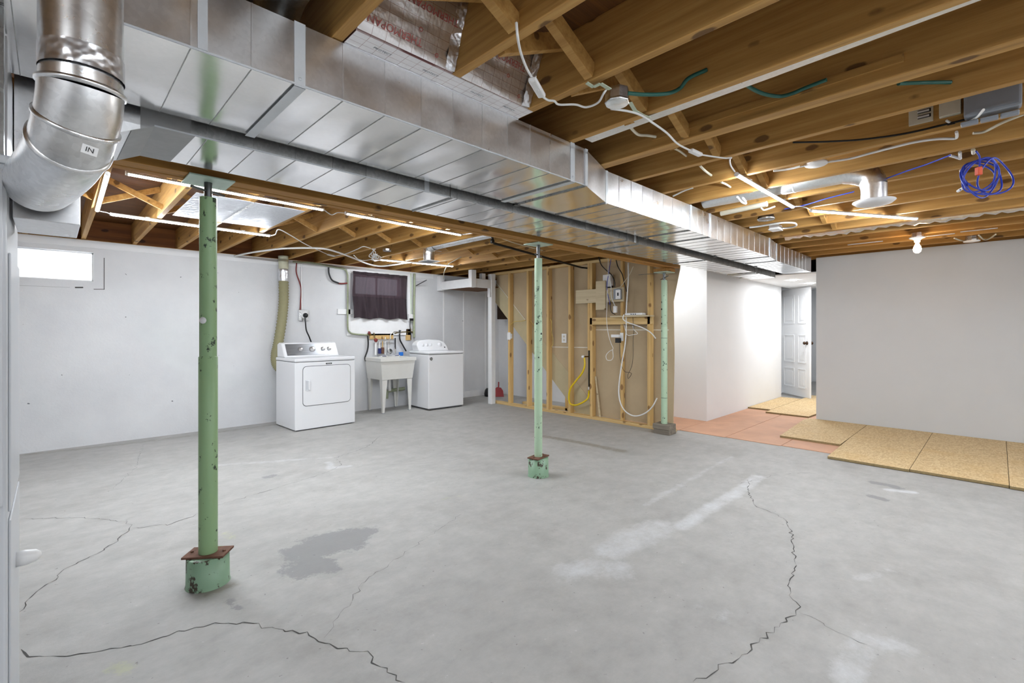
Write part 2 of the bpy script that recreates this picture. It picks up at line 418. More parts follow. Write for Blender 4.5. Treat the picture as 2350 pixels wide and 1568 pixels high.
def crack(pix, wd=.004, jit=.017):
    P = [Z(*p) for p in pix]; pts = []
    for a, b in zip(P[:-1], P[1:]):
        n = max(2, int((b - a).length / .028))
        for i in range(n):
            q = a.lerp(b, i / n); pts.append(q + Vector((R_.uniform(-jit, jit) * .75, R_.uniform(-jit, jit) * .75, 0)))
    pts.append(P[-1]); m = MB()
    ws = [wd * R_.choice((.12, .25, .4, .6, .8)) for _ in pts]; ws[0] = ws[-1] = .0004
    for i in range(len(pts) - 1):
        d = (pts[i + 1] - pts[i]); nn = Vector((-d.y, d.x, 0)).normalized(); z = Vector((0, 0, .0012))
        m.add([pts[i] + nn * ws[i] / 2 + z, pts[i] - nn * ws[i] / 2 + z, pts[i + 1] - nn * ws[i + 1] / 2 + z, pts[i + 1] + nn * ws[i + 1] / 2 + z], [(0, 1, 2, 3)])
    return m.build('crack', 'crack', floor)
crack([(45, 1405), (85, 1360), (160, 1300), (235, 1265), (285, 1228), (300, 1207), (288, 1197)], .008)
crack([(290, 1198), (180, 1188), (45, 1192)], .004)
crack([(300, 1212), (385, 1205), (430, 1190), (500, 1160), (570, 1140), (650, 1115), (750, 1085), (785, 1067), (768, 1052), (840, 1027), (875, 1000)], .006)
crack([(45, 1495), (90, 1505), (160, 1508), (250, 1490), (330, 1478), (430, 1445), (530, 1428), (620, 1440), (700, 1455), (760, 1480), (840, 1500), (870, 1530), (930, 1568)], .008)
crack([(745, 1460), (790, 1400), (835, 1335), (900, 1290), (1000, 1220), (1060, 1180)], .003)
crack([(1715, 1100), (1720, 1140), (1740, 1165), (1800, 1190), (1815, 1220), (1825, 1290), (1810, 1350), (1835, 1395), (1815, 1415), (1770, 1450), (1740, 1475), (1690, 1510), (1590, 1566)], .007)
crack([(1835, 1405), (1900, 1440), (1990, 1480)], .003)
crack([(1695, 1112), (1780, 1090), (1860, 1085)], .0035)
crack([(785, 1068), (880, 1068), (1000, 1062), (1080, 1050)], .003)
crack([(330, 1020), (310, 1075), (250, 1130)], .003)
# terracotta painted sheets beyond the partition
for y0, y1, x0, x1 in ((.9, 1.62, 5.62, 7.4), (1.626, 2.2, 5.60, 9.6), (2.206, 2.757, 5.585, 9.6), (2.763, 3.6, 5.56, 6.376)):
    MB().box(x0, x1, y0, y1, .0005, .006).build('floor_panel', 'terracotta', floor)

# ---- walls
def wall(name, boxes, m):
    mb = MB()
    for b in boxes: mb.box(*b)
    return struct(mb.build(name, m))
W1 = (-.95, .322, 1.776, 2.086); W2 = (3.32, 4.12, 1.78, 2.105)
ZW = 2.217
wb = wall('wall_back', [(XL, W1[0], YW, 7.05, 0, ZW), (W1[0], W1[1], YW, 7.05, 0, W1[2]), (W1[0], W1[1], YW, 7.05, W1[3], ZW), (W1[1], W2[0], YW, 7.05, 0, ZW),
     (W2[0], W2[1], YW, 7.05, 0, W2[2]), (W2[0], W2[1], YW, 7.05, W2[3], ZW), (W2[1], 6.5, YW, 7.05, 0, ZW)], 'block_wall')
MB().box(XL, 4.75, YW - .006, YW, 2.135, 2.214).build('sill_plate', 'wall_white', wb, .003)
for px in (1018, 1064, 1114):
    xx = Y(px, 780, YW).x; MB().box(xx - .012, xx + .012, YW - .008, YW, .02, 1.93).build('batten', 'paint_white', wb)
MB().box(4.78, 6.3, YW - .005, YW, .0, .11).build('baseboard', 'paint_white', wb)
# painted-over outline and pencil marks beside the small window
for a, b in (((239, 592), (239, 665)), ((215, 664), (240, 664))):
    MB().bar(Y(*a, YW - .001), Y(*b, YW - .001), .006, .002, (0, 1, 0)).build('plaster_crack', 'crack', wb)
MB().bar(Y(172, 660, YW - .001), Y(191, 660, YW - .001), .014, .002, (0, 1, 0)).build('plaster_crack', 'crack', wb)
MB().bar(Y(42, 655, YW - .001), Y(160, 660, YW - .001), .003, .002, (0, 1, 0)).build('plaster_crack', 'tape_grey', wb)
wn = struct(MB().box(W1[0], W1[1], 6.90, 6.94, W1[2], W1[2] + .012).box(W1[0], W1[1], 6.90, 6.94, W1[3] - .012, W1[3]).box(W1[1] - .012, W1[1], 6.90, 6.94, W1[2], W1[3]).build('window_1', 'paint_white'))
xm = Y(108, 610, 6.91).x
MB().box(xm, W1[1] - .012, 6.915, 6.921, W1[2] + .012, W1[3] - .012).build('pane', 'pane_glow', wn)
MB().box(W1[0], xm, 6.905, 6.911, W1[2] + .012, W1[3] - .012).build('pane', 'pane_glow_dim', wn)
wn2 = struct(MB().box(W2[0], W2[1], 6.93, 6.97, W2[2], W2[2] + .03).box(W2[0], W2[1], 6.93, 6.97, W2[3] - .03, W2[3]).box(W2[0], W2[0] + .03, 6.93, 6.97, W2[2], W2[3]).box(W2[1] - .03, W2[1], 6.93, 6.97, W2[2], W2[3]).box(3.70, 3.73, 6.93, 6.97, W2[2], W2[3]).build('window_2', 'paint_white'))
MB().box(W2[0] + .03, 3.70, 6.945, 6.95, W2[2] + .03, W2[3] - .03).build('pane', 'pane_glow_dim', wn2)
MB().box(3.73, W2[1] - .03, 6.945, 6.95, W2[2] + .03, W2[3] - .03).build('pane', 'pane_glow_dim', wn2)
MB().box(3.18, 3.235, YW - .02, YW, 1.16, 2.17).box(4.225, 4.29, YW - .02, YW, 1.16, 2.17).box(3.235, 4.225, YW - .02, YW, 2.115, 2.17).box(3.235, 4.225, YW - .02, YW, 1.16, 1.44).build('window_casing', 'paint_white', wn2, .003)
wall('wall_left', [(XL - .15, XL, YF, 7.05, 0, ZT)], 'wall_white')
wall('wall_front', [(XL, XR, YF - .15, YF, 0, ZT)], 'wall_white')
wall('wall_right', [(7.5, 7.62, YF, 1.735, .026, 2.236)], 'wall_grey')
wall('wall_hall', [(6.38, 9.55, 2.76, 2.9, 0, 2.21), (6.38, 6.5, 2.9, 5.0, 0, 2.21), (9.55, 10.2, 2.93, 3.05, 0, 2.21), (10.2, 10.32, 2.96, 3.6, 0, 2.21), (10.2, 10.32, .8, 2.02, 0, 2.21), (10.2, 10.32, 2.02, 2.96, 2.04, 2.21)], 'hall_white')
wall('wall_stair', [(6.3, 6.42, 5.0, YW, 0, 2.2)], 'wall_white')
wall('wall_far', [(13.0, 13.15, YF, 7.05, 0, ZT), (6.5, 13.0, 6.9, 7.05, 0, ZT), (7.62, 13, .62, .8, 0, ZT), (10.32, 13, 3.6, 3.75, 0, ZT)], 'hall_white')
hc = struct(MB().box(7.53, 10.2, .8, 2.755, 2.035, 2.05).box(10.32, 13.0, .8, 3.6, 2.2, 2.21).build('ceiling_hall', 'hall_white'))
struct(MB().box(12.985, 13.0, .8, 3.6, .026, .13).build('baseboard_far', 'hall_white'))
struct(MB().box(9.553, 10.19, 2.915, 2.93, .026, .04).box(9.6, 9.66, 2.915, 2.93, .04, 2.03).build('trim_1', 'hall_white'))
for px, py in ((1820, 643), (1857, 658)):
    p = Z(px, py, 2.033) if px < 1840 else Vector((9.15, 2.2, 2.033)); sp = thing('recessed_light', ('round recessed light near the front edge of the white hallway ceiling' if px < 1840 else 'round recessed light above the open panelled door'), 'light', p)
    MB().lathe(p, [(.072, -.002), (.066, -.008), (.052, -.004)]).build('trim_ring', 'paint_white', sp)
    MB().lathe(p, [(.052, -.004), (.03, -.0042), (0.0, -.0043)]).build('lens', 'spot_glow', sp)
p = Vector((9.0, 1.35, 2.033)); sp = thing('recessed_light', 'round recessed fill light added out of sight in the hallway behind the grey wall', 'light', p)  # hidden lamp added as fill for the hallway wall and door
MB().lathe(p, [(.072, -.002), (.066, -.008), (.052, -.004)]).build('trim_ring', 'paint_white', sp)
MB().lathe(p, [(.052, -.004), (.03, -.0042), (0.0, -.0043)]).build('lens', 'spot_glow', sp)
p = Vector((11.6, 2.2, 2.198)); sp = thing('recessed_light', 'unseen recessed light added in the room behind the panelled door', 'light', p)  # assumed lamp, added to light the far room
MB().lathe(p, [(.075, -.001), (.066, -.008), (.05, -.004)]).build('trim_ring', 'paint_white', sp)
MB().lathe(p, [(.05, -.004), (.03, -.0042), (0.0, -.0043)]).build('lens', 'spot_glow', sp)

# ---- ceiling: subfloor, joists, bridging, rim
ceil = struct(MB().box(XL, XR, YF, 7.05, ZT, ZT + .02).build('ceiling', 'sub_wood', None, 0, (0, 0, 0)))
RJ = [-2.2, -1.78, -1.36, -.95, -.53, -.12, .30, .705, 1.133, 1.546, 1.952, 2.40, 2.75, 3.158, 3.55, 3.957, 4.35, 4.725, 5.14, 5.55, 5.95, 6.37, 6.78, 7.19, 7.6]
LJ = [-2.2, -1.78, -1.36, -1.02, -.60, -.18, .26, .69, 1.11, 1.52, 1.955, 2.36, 2.78, 3.19, 3.60, 4.0, 4.42, 4.83, 5.24, 5.66, 6.06, 6.46]
RJW = {2.40: .075, 5.55: .075}
jm = {}
for lst, y0, y1 in ((RJ, YF, 2.725), (LJ, 2.725, 6.97)):
    for x1 in lst:
        wd = RJW.get(x1, .038) if lst is RJ else .038
        key = (y0, wd)
        yy0 = y0; 
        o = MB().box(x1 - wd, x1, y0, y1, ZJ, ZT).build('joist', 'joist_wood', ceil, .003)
MB().box(XL, 6.6, 6.975, 7.02, ZJ, ZT).build('rim_joist', 'rim_wood', ceil)
MB().box(XL, 6.5, 6.87, 7.05, ZW, ZJ).build('sill', 'joist_wood', ceil)
def bridging(lst, yb, i0, i1, wdf, w0=.064, t0=.036):
    for a, b in list(zip(lst[:-1], lst[1:]))[i0:i1]:
        xa, xb = a, b - wdf.get(b, .038)
        for k, (z0, z1) in enumerate(((ZT - .03, ZJ + .03), (ZJ + .03, ZT - .03))):
            y = yb + (k - .5) * .12
            MB().bar((xa, y, z0), (xb, y, z1), w0, t0, (0, 1, 0)).build('bridging', 'joist_wood', ceil, .002)
bridging(RJ, 1.17, 4, 20, RJW); bridging(RJ, -1.6, 4, 20, RJW); bridging(LJ, 4.85, 4, 19, {}, .045, .022)
# furring strips on two far joists, worn sheet of tin closing one joist bay
tn = MB().prism([(1.956, 1.5, 2.243), (1.956, -.95, 2.243), (1.962, -.95, 2.243), (2.03, .6, 2.243), (2.05, 1.5, 2.243)], (0, 0, .0015)).prism([(2.05, 1.5, 2.243), (2.03, .6, 2.243), (2.03, .6, 2.262), (2.05, 1.5, 2.262)], (.001, 0, 0)).build('tin_sheet', 'tin'); tag(tn, 'long pale sheet of tin closing the underside of one joist bay', 'metal sheet')
MB().bar((2.318, 1.3, 2.285), (2.318, .25, 2.285), .012, .03).build('furring_strip', 'joist_wood', ceil)

# ---- laminated main beam
bm = thing('support_beam', 'long brown laminated timber beam carried on the green steel posts', 'beam', (1.46, 2.72, 1.985))
for i in range(3):
    y0 = 2.645 + i * .052
    MB().box(XL, 5.37 - .03 * i, y0, y0 + .0505, 1.985 + (.003 if i == 1 else 0), ZJ - .002).build('ply', 'beam_wood', bm, .003)

# ---- partition of bare studs by the stairs
XS = 5.39
wp = struct(MB().box(XS, XS + .09, 2.74, 6.01, .0005, .04).build('wall_partition', 'plate_wood', None, .003))
MB().box(XS, XS + .09, 3.3, 6.01, 2.18, 2.218).build('top_plate', 'plate_wood', wp, .003)
for yc in (5.615, 5.19, 4.77, 4.347, 3.96, 3.49, 3.07):
    top = 2.18 if yc > 3.3 else 2.2
    MB().box(XS + (.04 if yc == 3.49 else 0), XS + .088, yc - .02, yc + .02, .04, top).build('stud', 'stud_wood', wp, .003)
MB().box(XS, XS + .04, 3.983, 4.021, .96, 2.18).build('stud', 'stud_wood', wp, .003)       # short doubler beside the gas line
MB().box(XS + .30, XS + .34, 4.63, 4.67, .0, .5).build('stud', 'stud_wood', wp)
MB().box(XS + .30, XS + .388, 4.2, 5.6, .0, .038).build('bottom_plate', 'plate_wood', wp)
MB().box(XS, XS + .038, 3.02, 3.98, X(1425, 745, XS).z, X(1425, 728, XS).z).build('blocking', 'plate_wood', wp, .003)
# drywall seen from its tan back, cut on the slope of the stairs
xd = XS + .09
def dx(px, py, x=xd): q = X(px, py, x); return (x, q.y, q.z)
poly = [dx(1134, 690), dx(1330, 956), (xd, X(1345, 958, xd).y, .045), (xd, 2.79, .045), (xd, 2.775, .9), (xd, 2.785, 1.6), (xd, 2.70, 2.0), (xd, 2.70, 2.2), (xd, 6.0, 2.2)]
MB().prism(poly, (.013, 0, 0)).build('drywall', 'tan_board', wp)
# raw stringer board along the slope
MB().prism([dx(1139, 652, xd - .004), dx(1345, 905, xd - .004), dx(1372, 958, xd - .004), dx(1330, 956, xd - .004), dx(1139, 697, xd - .004)], (.003, 0, 0)).build('stringer_sheet', 'tan_light', wp)
MB().bar(Vector(dx(1139, 649, xd - .006)), Vector(dx(1206, 735, xd - .006)), .014, .002, (1, 0, 0)).build('joint_tape', 'mud_line', wp)
for a, b in (((1264, 796.5), (1354, 798)), ((1367, 757), (1535, 757.5))):
    MB().bar(Vector(dx(*a, xd - .002)), Vector(dx(*b, xd - .002)), .016, .002, (1, 0, 0)).build('joint_tape', 'mud_line', wp)
MB().prism([dx(1141, 695, 6.0), dx(1164, 733, 6.0), dx(1141, 733, 6.0)], (.02, 0, 0)).build('stair_gap', 'gap_shade', wp)  # dark sheet painted in for the shade inside the hole
MB().box(5.5, 6.3, 2.78, 6.3, 2.2, 2.215).build('header_sheet', 'tan_board', wp)

# ---- main door into the far room
dd = struct(MB().build('door_1', None) if False else bpy.data.objects.new('door_1', None)); COL.objects.link(dd)
hp = Z(1792, 901.7, .03); ep = Z(1850, 917.8, .03)
hx = Vector((10.19, 2.945, .03)); dv = Vector((-.672, -.74, 0)).normalized() * .83; nv = Vector((dv.y, -dv.x, 0)).normalized()
if nv.dot(-hx) < 0: nv = -nv
dd.location = hx; ORG['door_1'] = hx.copy()
MB().prism([hx, hx + dv, hx + dv - nv * .034, hx - nv * .034], (0, 0, 1.98)).build('slab', 'hall_white', dd, .002)
ux = dv.normalized()
for (a0, a1) in ((.10, .40), (.52, .83 - .10)):
    for (b0, b1) in ((.16, .50), (.62, 1.12), (1.34, 1.86)):
        fr = MB(); c_ = hx + nv * .001
        q = lambda a, b, o=0: c_ + ux * a + Vector((0, 0, b)) + nv * o
        # raised moulding round each panel
        for s0, s1 in (((a0, b0), (a1, b0)), ((a0, b1), (a1, b1)), ((a0, b0), (a0, b1)), ((a1, b0), (a1, b1))):
            fr.bar(q(*s0, .003), q(*s1, .003), .02, .010, nv)
        fr.bar(q((a0 + a1) / 2, b0 + .05, .002), q((a0 + a1) / 2, b1 - .05, .002), (a1 - a0) - .1, .006, nv)
        fr.build('panel', 'hall_white', dd, .002)
for sd in (1, -1):
    kb = hx + ux * .765 + Vector((0, 0, .98)) + nv * (.0 if sd > 0 else -.034)
    MB().lathe(kb, [(.032, 0), (.032, .006), (.012, .01), (.012, .032), (.026, .04), (.03, .052), (.022, .066), (0, .07)], nv * sd, 16).build('door_knob', 'knob_bronze', dd)
for zz in (.25, 1.75):
    MB().bar(hx + Vector((0, .002, zz)) , hx + Vector((0, .002, zz + .09)), .02, .008).build('hinge', 'knob_bronze', dd)

# ---- loose OSB sub-floor panels
def osb(pts, label):
    o = MB().prism([(p[0], p[1], .0065 if p[0] > 5.7 else .004) for p in pts], (0, 0, .022)).build('osb_panel', 'osb', None, .0015)
    o.data.materials.append(MATS['osb_edge'])
    for pl in o.data.polygons:
        if abs(pl.normal.z) < .5: pl.material_index = 1
    tag(o, label, 'floor panel'); return o
zt = .027
A0 = Z(1790, 1000, zt); A1 = Z(1930, 1020, zt); B0 = Z(1899, 1047, zt); B1 = Z(2088, 1077, zt); C1 = Z(2317, 1112, zt)
ya, yb_, yc_ = A1.y, B1.y, C1.y
osb([(A0.x, A0.y), (A0.x, ya + .003), (7.497, ya + .003), (7.497, 1.83), (7.3, 1.84)], 'oriented strand board panel wedged beside the corner of the grey wall')
osb([(B0.x, B0.y), (B0.x, yb_ + .003), (7.497, yb_ + .003), (7.497, ya - .001), (6.5, ya - .001)], 'oriented strand board panel jutting furthest onto the bare concrete, square left corner')
osb([(B1.x, yb_), (B1.x, yc_ + .003), (7.497, yc_ + .003), (7.497, yb_)], 'oriented strand board panel with a pale scuffed dust spot')
osb([(C1.x - .05, yc_), (C1.x - .05, yc_ - 1.2), (7.497, yc_ - 1.2), (7.497, yc_)], 'oriented strand board panel with a grey chipped corner beside the scuffed one')
E0 = Z(1757, 945, zt); E1 = Z(1864, 957.5, zt); G0 = Z(1716, 934.5, zt); G1 = Z(1767, 939.5, zt)
osb([(E0.x, E0.y), (E0.x, 1.86), (8.6, 1.80), (8.6, E0.y)], 'oriented strand board panel at the hallway mouth with splintered front edge')
osb([(G0.x, 2.755), (G0.x, E0.y + .006), (9.5, E0.y + .006), (9.5, 2.755)], 'oriented strand board panel along the white hallway wall')
osb([(8.605, E0.y), (8.605, 1.2), (10.15, 1.2), (10.15, E0.y)], 'oriented strand board panel under the open white door')

# ================================================================== LED TUBES
def led(pa, pb, label, za=2.209, zb=2.209):
    a = Z(*pa, za) if len(pa) == 2 else Vector(pa); b = Z(*pb, zb) if len(pb) == 2 else Vector(pb)
    d = (b - a).normalized(); up = Vector((0, 0, 1)); sd = d.cross(up).normalized()
    t_ = thing('led_tube', label, 'tube light', (a + b) / 2, 'LED tubes under the joists')
    r = .0125
    def half(t0, t1, rr, inset):
        n = 9; vs = []
        for p in (a + d * inset, b - d * inset):
            for i in range(n): t = t0 + (t1 - t0) * i / (n - 1); vs.append(p + sd * math.cos(t) * rr + up * math.sin(t) * rr)
        fs = [(i, i + 1, n + i + 1, n + i) for i in range(n - 1)] + [tuple(range(n - 1, -1, -1)), tuple(range(n, 2 * n)), (0, n, 2 * n - 1, n - 1)]
        m = MB(); m.add(vs, fs); return m
    half(-.2, math.pi + .2, r, .004).build('housing', 'plastic_white', t_)
    half(math.pi + .22, 2 * math.pi - .22, r, .012).build('diffuser', 'tube_light', t_)
    for p, s in ((a, 1), (b, -1)):
        MB().tube([p, p + d * s * .012], r + .0012, 14).build('end_cap', 'plastic_white', t_)
    for k in (.2, .8):
        q = a.lerp(b, k); MB().bar(q + up * .012, q + up * .0155, .02, .03, d).build('mount_clip', 'plastic_white', t_)
    return a, b
L1 = led((247, 398), (223, 483), 'glowing LED tube running lengthwise beneath one joist beside the round flue pipe')
L2 = led((288, 397), (743, 481), 'glowing LED tube beside the thick green post, below its top plate')
L3 = led((792, 489), (1058, 539), 'glowing LED tube along the beam, next in line after the one crossing the post')
L4 = led((252, 491), (620, 541), 'glowing LED tube crossing the joists in front of the foil insulation sheet')
L5 = led((872, 596), (1040, 611), 'glowing LED tube above the curtained window and the laundry tub')
L6 = led((1690, 400), (1820, 475), 'glowing LED tube on bare joists near the galvanized duct, joined to a white switch cord')
L7 = led((1860, 483), (2104, 502), 'glowing LED tube on bare joists near the round ceiling vent with the white plate')
# unseen tubes added to even out the light and brighten the joists
led((5.93, 2.85, 2.209), (5.93, 4.08, 2.209), 'unseen LED tube assumed on the joists between stud partition and white hallway wall')  # out of sight, assumed here to brighten the hall wall face
led((.0, -.9, 2.209), (1.25, -.9, 2.209), 'unseen added LED tube on the rear joists behind the viewpoint, nearest the furnace')
led((2.1, -1.1, 2.209), (3.35, -1.1, 2.209), 'unseen added LED tube in the rear half of the basement, middle of its row')
led((4.2, -1.1, 2.209), (5.45, -1.1, 2.209), 'unseen added LED tube on the rear joists towards the grey wall')
led((1.4, -2.9, 2.209), (2.65, -2.9, 2.209), 'unseen added LED tube near the front wall of the basement')
led((4.2, -2.9, 2.209), (5.45, -2.9, 2.209), 'unseen added LED tube in the rear corner by the grey wall')
led((-1.2, .3, 2.209), (-1.2, -.95, 2.209), 'unseen added LED tube on the rear joists beside the left wall')

# ================================================================== DUCTS
def pyr(amp, ph=0): return lambda a, b: amp * math.sin(math.pi * a) * math.sin(math.pi * b) + .0003 * math.sin(7 * a + ph) * math.sin(math.pi * b)
def duct(name, label, secs, yf, zb, ztop, seams, joints, sm='galvanized_side'):
    r = thing(name, label, 'duct', ((secs[0][0] + secs[-1][1]) / 2, yf - .2, zb))
    yn = lambda x: next((y0 + (y1 - y0) * (x - x0) / (x1 - x0) for x0, x1, y0, y1 in secs if x0 - 1e-6 <= x <= x1 + 1e-6))
    core = MB()
    for x0, x1, y0, y1 in secs:
        core.prism([(x0, y0 + .012, zb + .012), (x1, y1 + .012, zb + .012), (x1, yf, zb + .012), (x0, yf, zb + .012)], (0, 0, ztop - zb - .014))
    core.build('body', 'galvanized_dark', r)
    cuts = sorted(set([s[0] for s in secs] + [secs[-1][1]] + list(seams)))
    for i, (xa, xb) in enumerate(zip(cuts[:-1], cuts[1:])):
        ya, yb2 = yn(xa + 1e-5), yn(xb - 1e-5); g = .0004
        k = R_.choice((-1, 1)) * R_.uniform(.0006, .0016)
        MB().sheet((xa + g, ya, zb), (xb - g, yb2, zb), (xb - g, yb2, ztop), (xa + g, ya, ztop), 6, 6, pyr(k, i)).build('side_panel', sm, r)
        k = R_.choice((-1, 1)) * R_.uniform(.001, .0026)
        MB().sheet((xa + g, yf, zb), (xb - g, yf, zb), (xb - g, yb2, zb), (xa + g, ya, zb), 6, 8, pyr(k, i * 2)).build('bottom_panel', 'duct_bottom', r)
        if i:
            big = any(abs(xa - j) < 1e-4 for j in joints); wd = .011 if big else .0021; hh = .006 if big else .0018
            MB().box(xa - wd, xa + wd, ya - hh, ya, zb - .002, ztop).build('seam', ('strap_metal' if sm == 'galvanized_side' else 'galvanized_strip') if big else sm, r)
            MB().box(xa - wd * .5, xa + wd * .5, ya - .001, yf, zb - hh, zb).build('seam', 'galvanized_dark' if big else 'galvanized_strip', r)
    e = MB()
    MB().bar((secs[0][0], secs[0][2] - .001, zb + .001), (secs[0][1], secs[0][3] - .001, zb + .001), .005, .005).build('corner_edge', 'strap_metal', r)
    return r
S1 = [-.25, -.07, .12, .273, .425, .555, .706, .863, 1.017, 1.169, 1.325, 1.475, 1.624, 1.764, 1.929]
S1 += [2.425 + .141 * i for i in range(1, 8)] + [3.68, 3.80] + [3.94 + .15 * i for i in range(1, 10)] + [5.55, 5.64, 5.75] + [5.84 + .15 * i for i in range(1, 9)]
d1 = duct('supply_duct', 'wide galvanized sheet metal duct hung directly under the open joists, with stepped reducers', [(-.42, 2.056, 1.545, 1.545), (2.056, 2.425, 1.545, 1.668), (2.425, 3.56, 1.668, 1.668), (3.56, 3.94, 1.668, 1.678), (3.94, 5.44, 1.678, 1.684), (5.44, 5.84, 1.684, 1.737), (5.84, 7.30, 1.737, 1.748)], 2.075, 2.025, 2.221, S1, (2.056, 2.425, 3.56, 3.94, 5.44, 5.84))
for xa in (.546, 1.925):                        # hanger straps
    MB().box(xa, xa + .034, 1.5425, 1.5445, 2.018, 2.224).box(xa, xa + .034, 1.5425, 2.075, 2.0175, 2.0195).build('hanger_strap', 'strap_metal', d1)
    MB().lathe((xa + .017, 1.5425, 2.045), [(.006, 0), (.005, .003), (0, .004)], (0, -1, 0), 8).build('screw', 'strap_metal', d1)
MB().box(.288, .312, 1.5425, 1.5445, 2.03, 2.224).build('hanger_strap', 'strap_metal', d1)
for xa in (2.06, 3.6, 5.0, 6.2): MB().box(xa - .02, xa + .02, 2.062, 2.09, 2.017, 2.025).build('drive_cleat', 'steel_dark', d1)
S2 = [.265 + .165 * i for i in range(1, 8)] + [1.64, 1.78, 1.93, 2.08, 2.23, 2.38, 2.53, 2.68, 2.83, 2.98, 3.13, 3.28, 3.40, 3.62] + [3.62 + .15 * i for i in range(1, 9)] + [4.97] + [4.97 + .16 * i for i in range(1, 10)] + [6.50, 6.62, 6.75, 6.95, 7.15]
d2 = duct('return_duct', 'lower galvanized return duct running beside the timber beam, bending down to the furnace', [(.265, 1.60, 2.13, 2.13), (1.60, 3.40, 2.13, 2.13), (3.40, 3.62, 2.13, 2.16), (3.62, 4.97, 2.16, 2.165), (4.97, 7.35, 2.165, 2.2)], 2.53, 1.988, 2.205, S2, (1.60, 3.40, 3.62, 4.97, 6.50, 6.62), 'galvanized_strip')
# sloped drop into the plenum
side = lambda y: [(.265, y, 1.988), (-.085, y, 1.805), (-.085, y, 2.2), (.265, y, 2.2)]
MB().prism([Vector(p) for p in side(2.13)], (0, .4, 0)).build('drop_elbow', 'galvanized_side', d2)
MB().prism([(.265, 2.1285, 1.986), (.225, 2.1285, 1.965), (.225, 2.1285, 2.2), (.385, 2.1285, 2.2), (.375, 2.1285, 1.989)], (0, .001, 0)).build('foil_tape', 'tape_grey', d2)
MB().prism([(.265, 2.129, 1.9868), (.39, 2.129, 1.9866), (.37, 2.53, 1.9866), (.265, 2.53, 1.9868)], (0, 0, -.0006)).build('foil_tape', 'tape_grey', d2)
MB().prism([(.265, 2.129, 1.987), (.265, 2.53, 1.987), (.19, 2.53, 1.948), (.20, 2.129, 1.953)], (0, 0, -.001)).build('foil_tape', 'tape_grey', d2)
for xa in (1.42, 3.5): MB().box(xa, xa + .03, 2.1275, 2.1295, 1.984, 2.2).build('hanger_strap', 'strap_metal', d2)

# furnace, plenum, flue
fu = thing('furnace', 'tall grey furnace cabinet with folded metal edges beside the flue pipe', 'furnace', (-.4, 1.95, 0))
MB().box(-.72, -.078, 1.65, 2.15, 0.0, 1.655).build('cabinet', 'appliance_trim', fu, .006)
MB().box(-.70, -.094, 1.643, 1.65, .05, .80).build('front_panel', 'plastic_grey', fu, .004)
MB().box(-.70, -.084, 1.640, 1.65, .83, 1.63).build('front_panel', 'appliance_trim', fu, .004)
MB().box(-.078, -.073, 1.70, 2.12, .1, .78).build('access_door', 'appliance_trim', fu, .003)
MB().box(-.078, -.073, 1.70, 2.12, .80, 1.44).build('access_door', 'appliance_trim', fu, .003)
MB().box(-.73, -.07, 1.642, 2.158, 1.645, 1.665).build('top_flange', 'strap_metal', fu, .002)
MB().lathe((-.073, 1.92, .605), [(.0, .0), (.02, .0), (.021, .018), (.016, .04), (.008, .05), (0, .052)], (1, 0, 0), 16).build('drain_cap', 'plastic_white', fu)
pl = thing('plenum', 'galvanized sheet metal plenum box on top of the furnace cabinet', 'duct', (-.4, 1.95, 1.666))
MB().box(-.70, -.088, 1.66, 2.53, 1.667, 2.02).build('plenum_body', 'galvanized_side', pl, .003)
MB().box(-.092, -.083, 1.652, 1.67, 1.667, 2.02).build('corner_angle', 'galvanized_dark', pl)
MB().box(-.0885, -.085, 1.80, 1.83, 1.67, 2.015).build('foil_tape', 'tape_grey', pl)
pp = [D(190, -60, .975), D(190, 60, .98), D(189, 205, .985), D(186, 240, .99), D(178, 282, 1.0), D(162, 332, 1.02), D(138, 372, 1.07), D(112, 402, 1.13), D(90, 422, 1.19), D(80, 430, 1.22)]
pp = [Vector((pp[0].x, pp[0].y, 2.42))] + pp[:-1]
fl = thing('flue_pipe', 'round galvanized flue pipe with a segmented elbow in front of the duct', 'pipe', pp[-1])
RP = .067
MB().box(-.0725, .055, 1.745, 2.0, 1.535, 1.70).build('boot_box', 'galvanized_side', fl, .002)
def pseg(a, b, r0, r1, nm='pipe_section', m='pipe_metal'): return MB().tube([a, b], [r0, r1], 40, False).build(nm, m, fl)
pseg(pp[0], pp[3], RP, RP)
MB().tube(spline(pp[3:], 3), RP + .002, 40, False).build('elbow', 'pipe_metal', fl)
for i in (3, 5, 6):
    d_ = (pp[i + 1] - pp[i - 1]).normalized()
    MB().tube([pp[i] - d_ * .006, pp[i] - d_ * .003, pp[i] + d_ * .003, pp[i] + d_ * .006], [RP + .001, RP + .006, RP + .006, RP + .001], 40, False).build('bead', 'pipe_metal', fl)
MB().tube([pp[2] + Vector((0, 0, -.06)), pp[2] + Vector((0, 0, -.105))], RP + .0012, 40, False).build('foil_tape', 'foil', fl)
sk = D(206, 345, .915); vx = (pp[6] - pp[4]).normalized(); nrm = (C0 - sk).normalized(); vx2 = (vx - nrm * vx.dot(nrm)).normalized(); vy = nrm.cross(vx2)
MB().obox(sk, vx2 * .0085, vy * .012, nrm * .0006).build('sticker', 'plastic_white', fl)
textmesh('lettering', 'IN', .013, 'black_plastic', fl, sk, vy, -vx2, .0012)

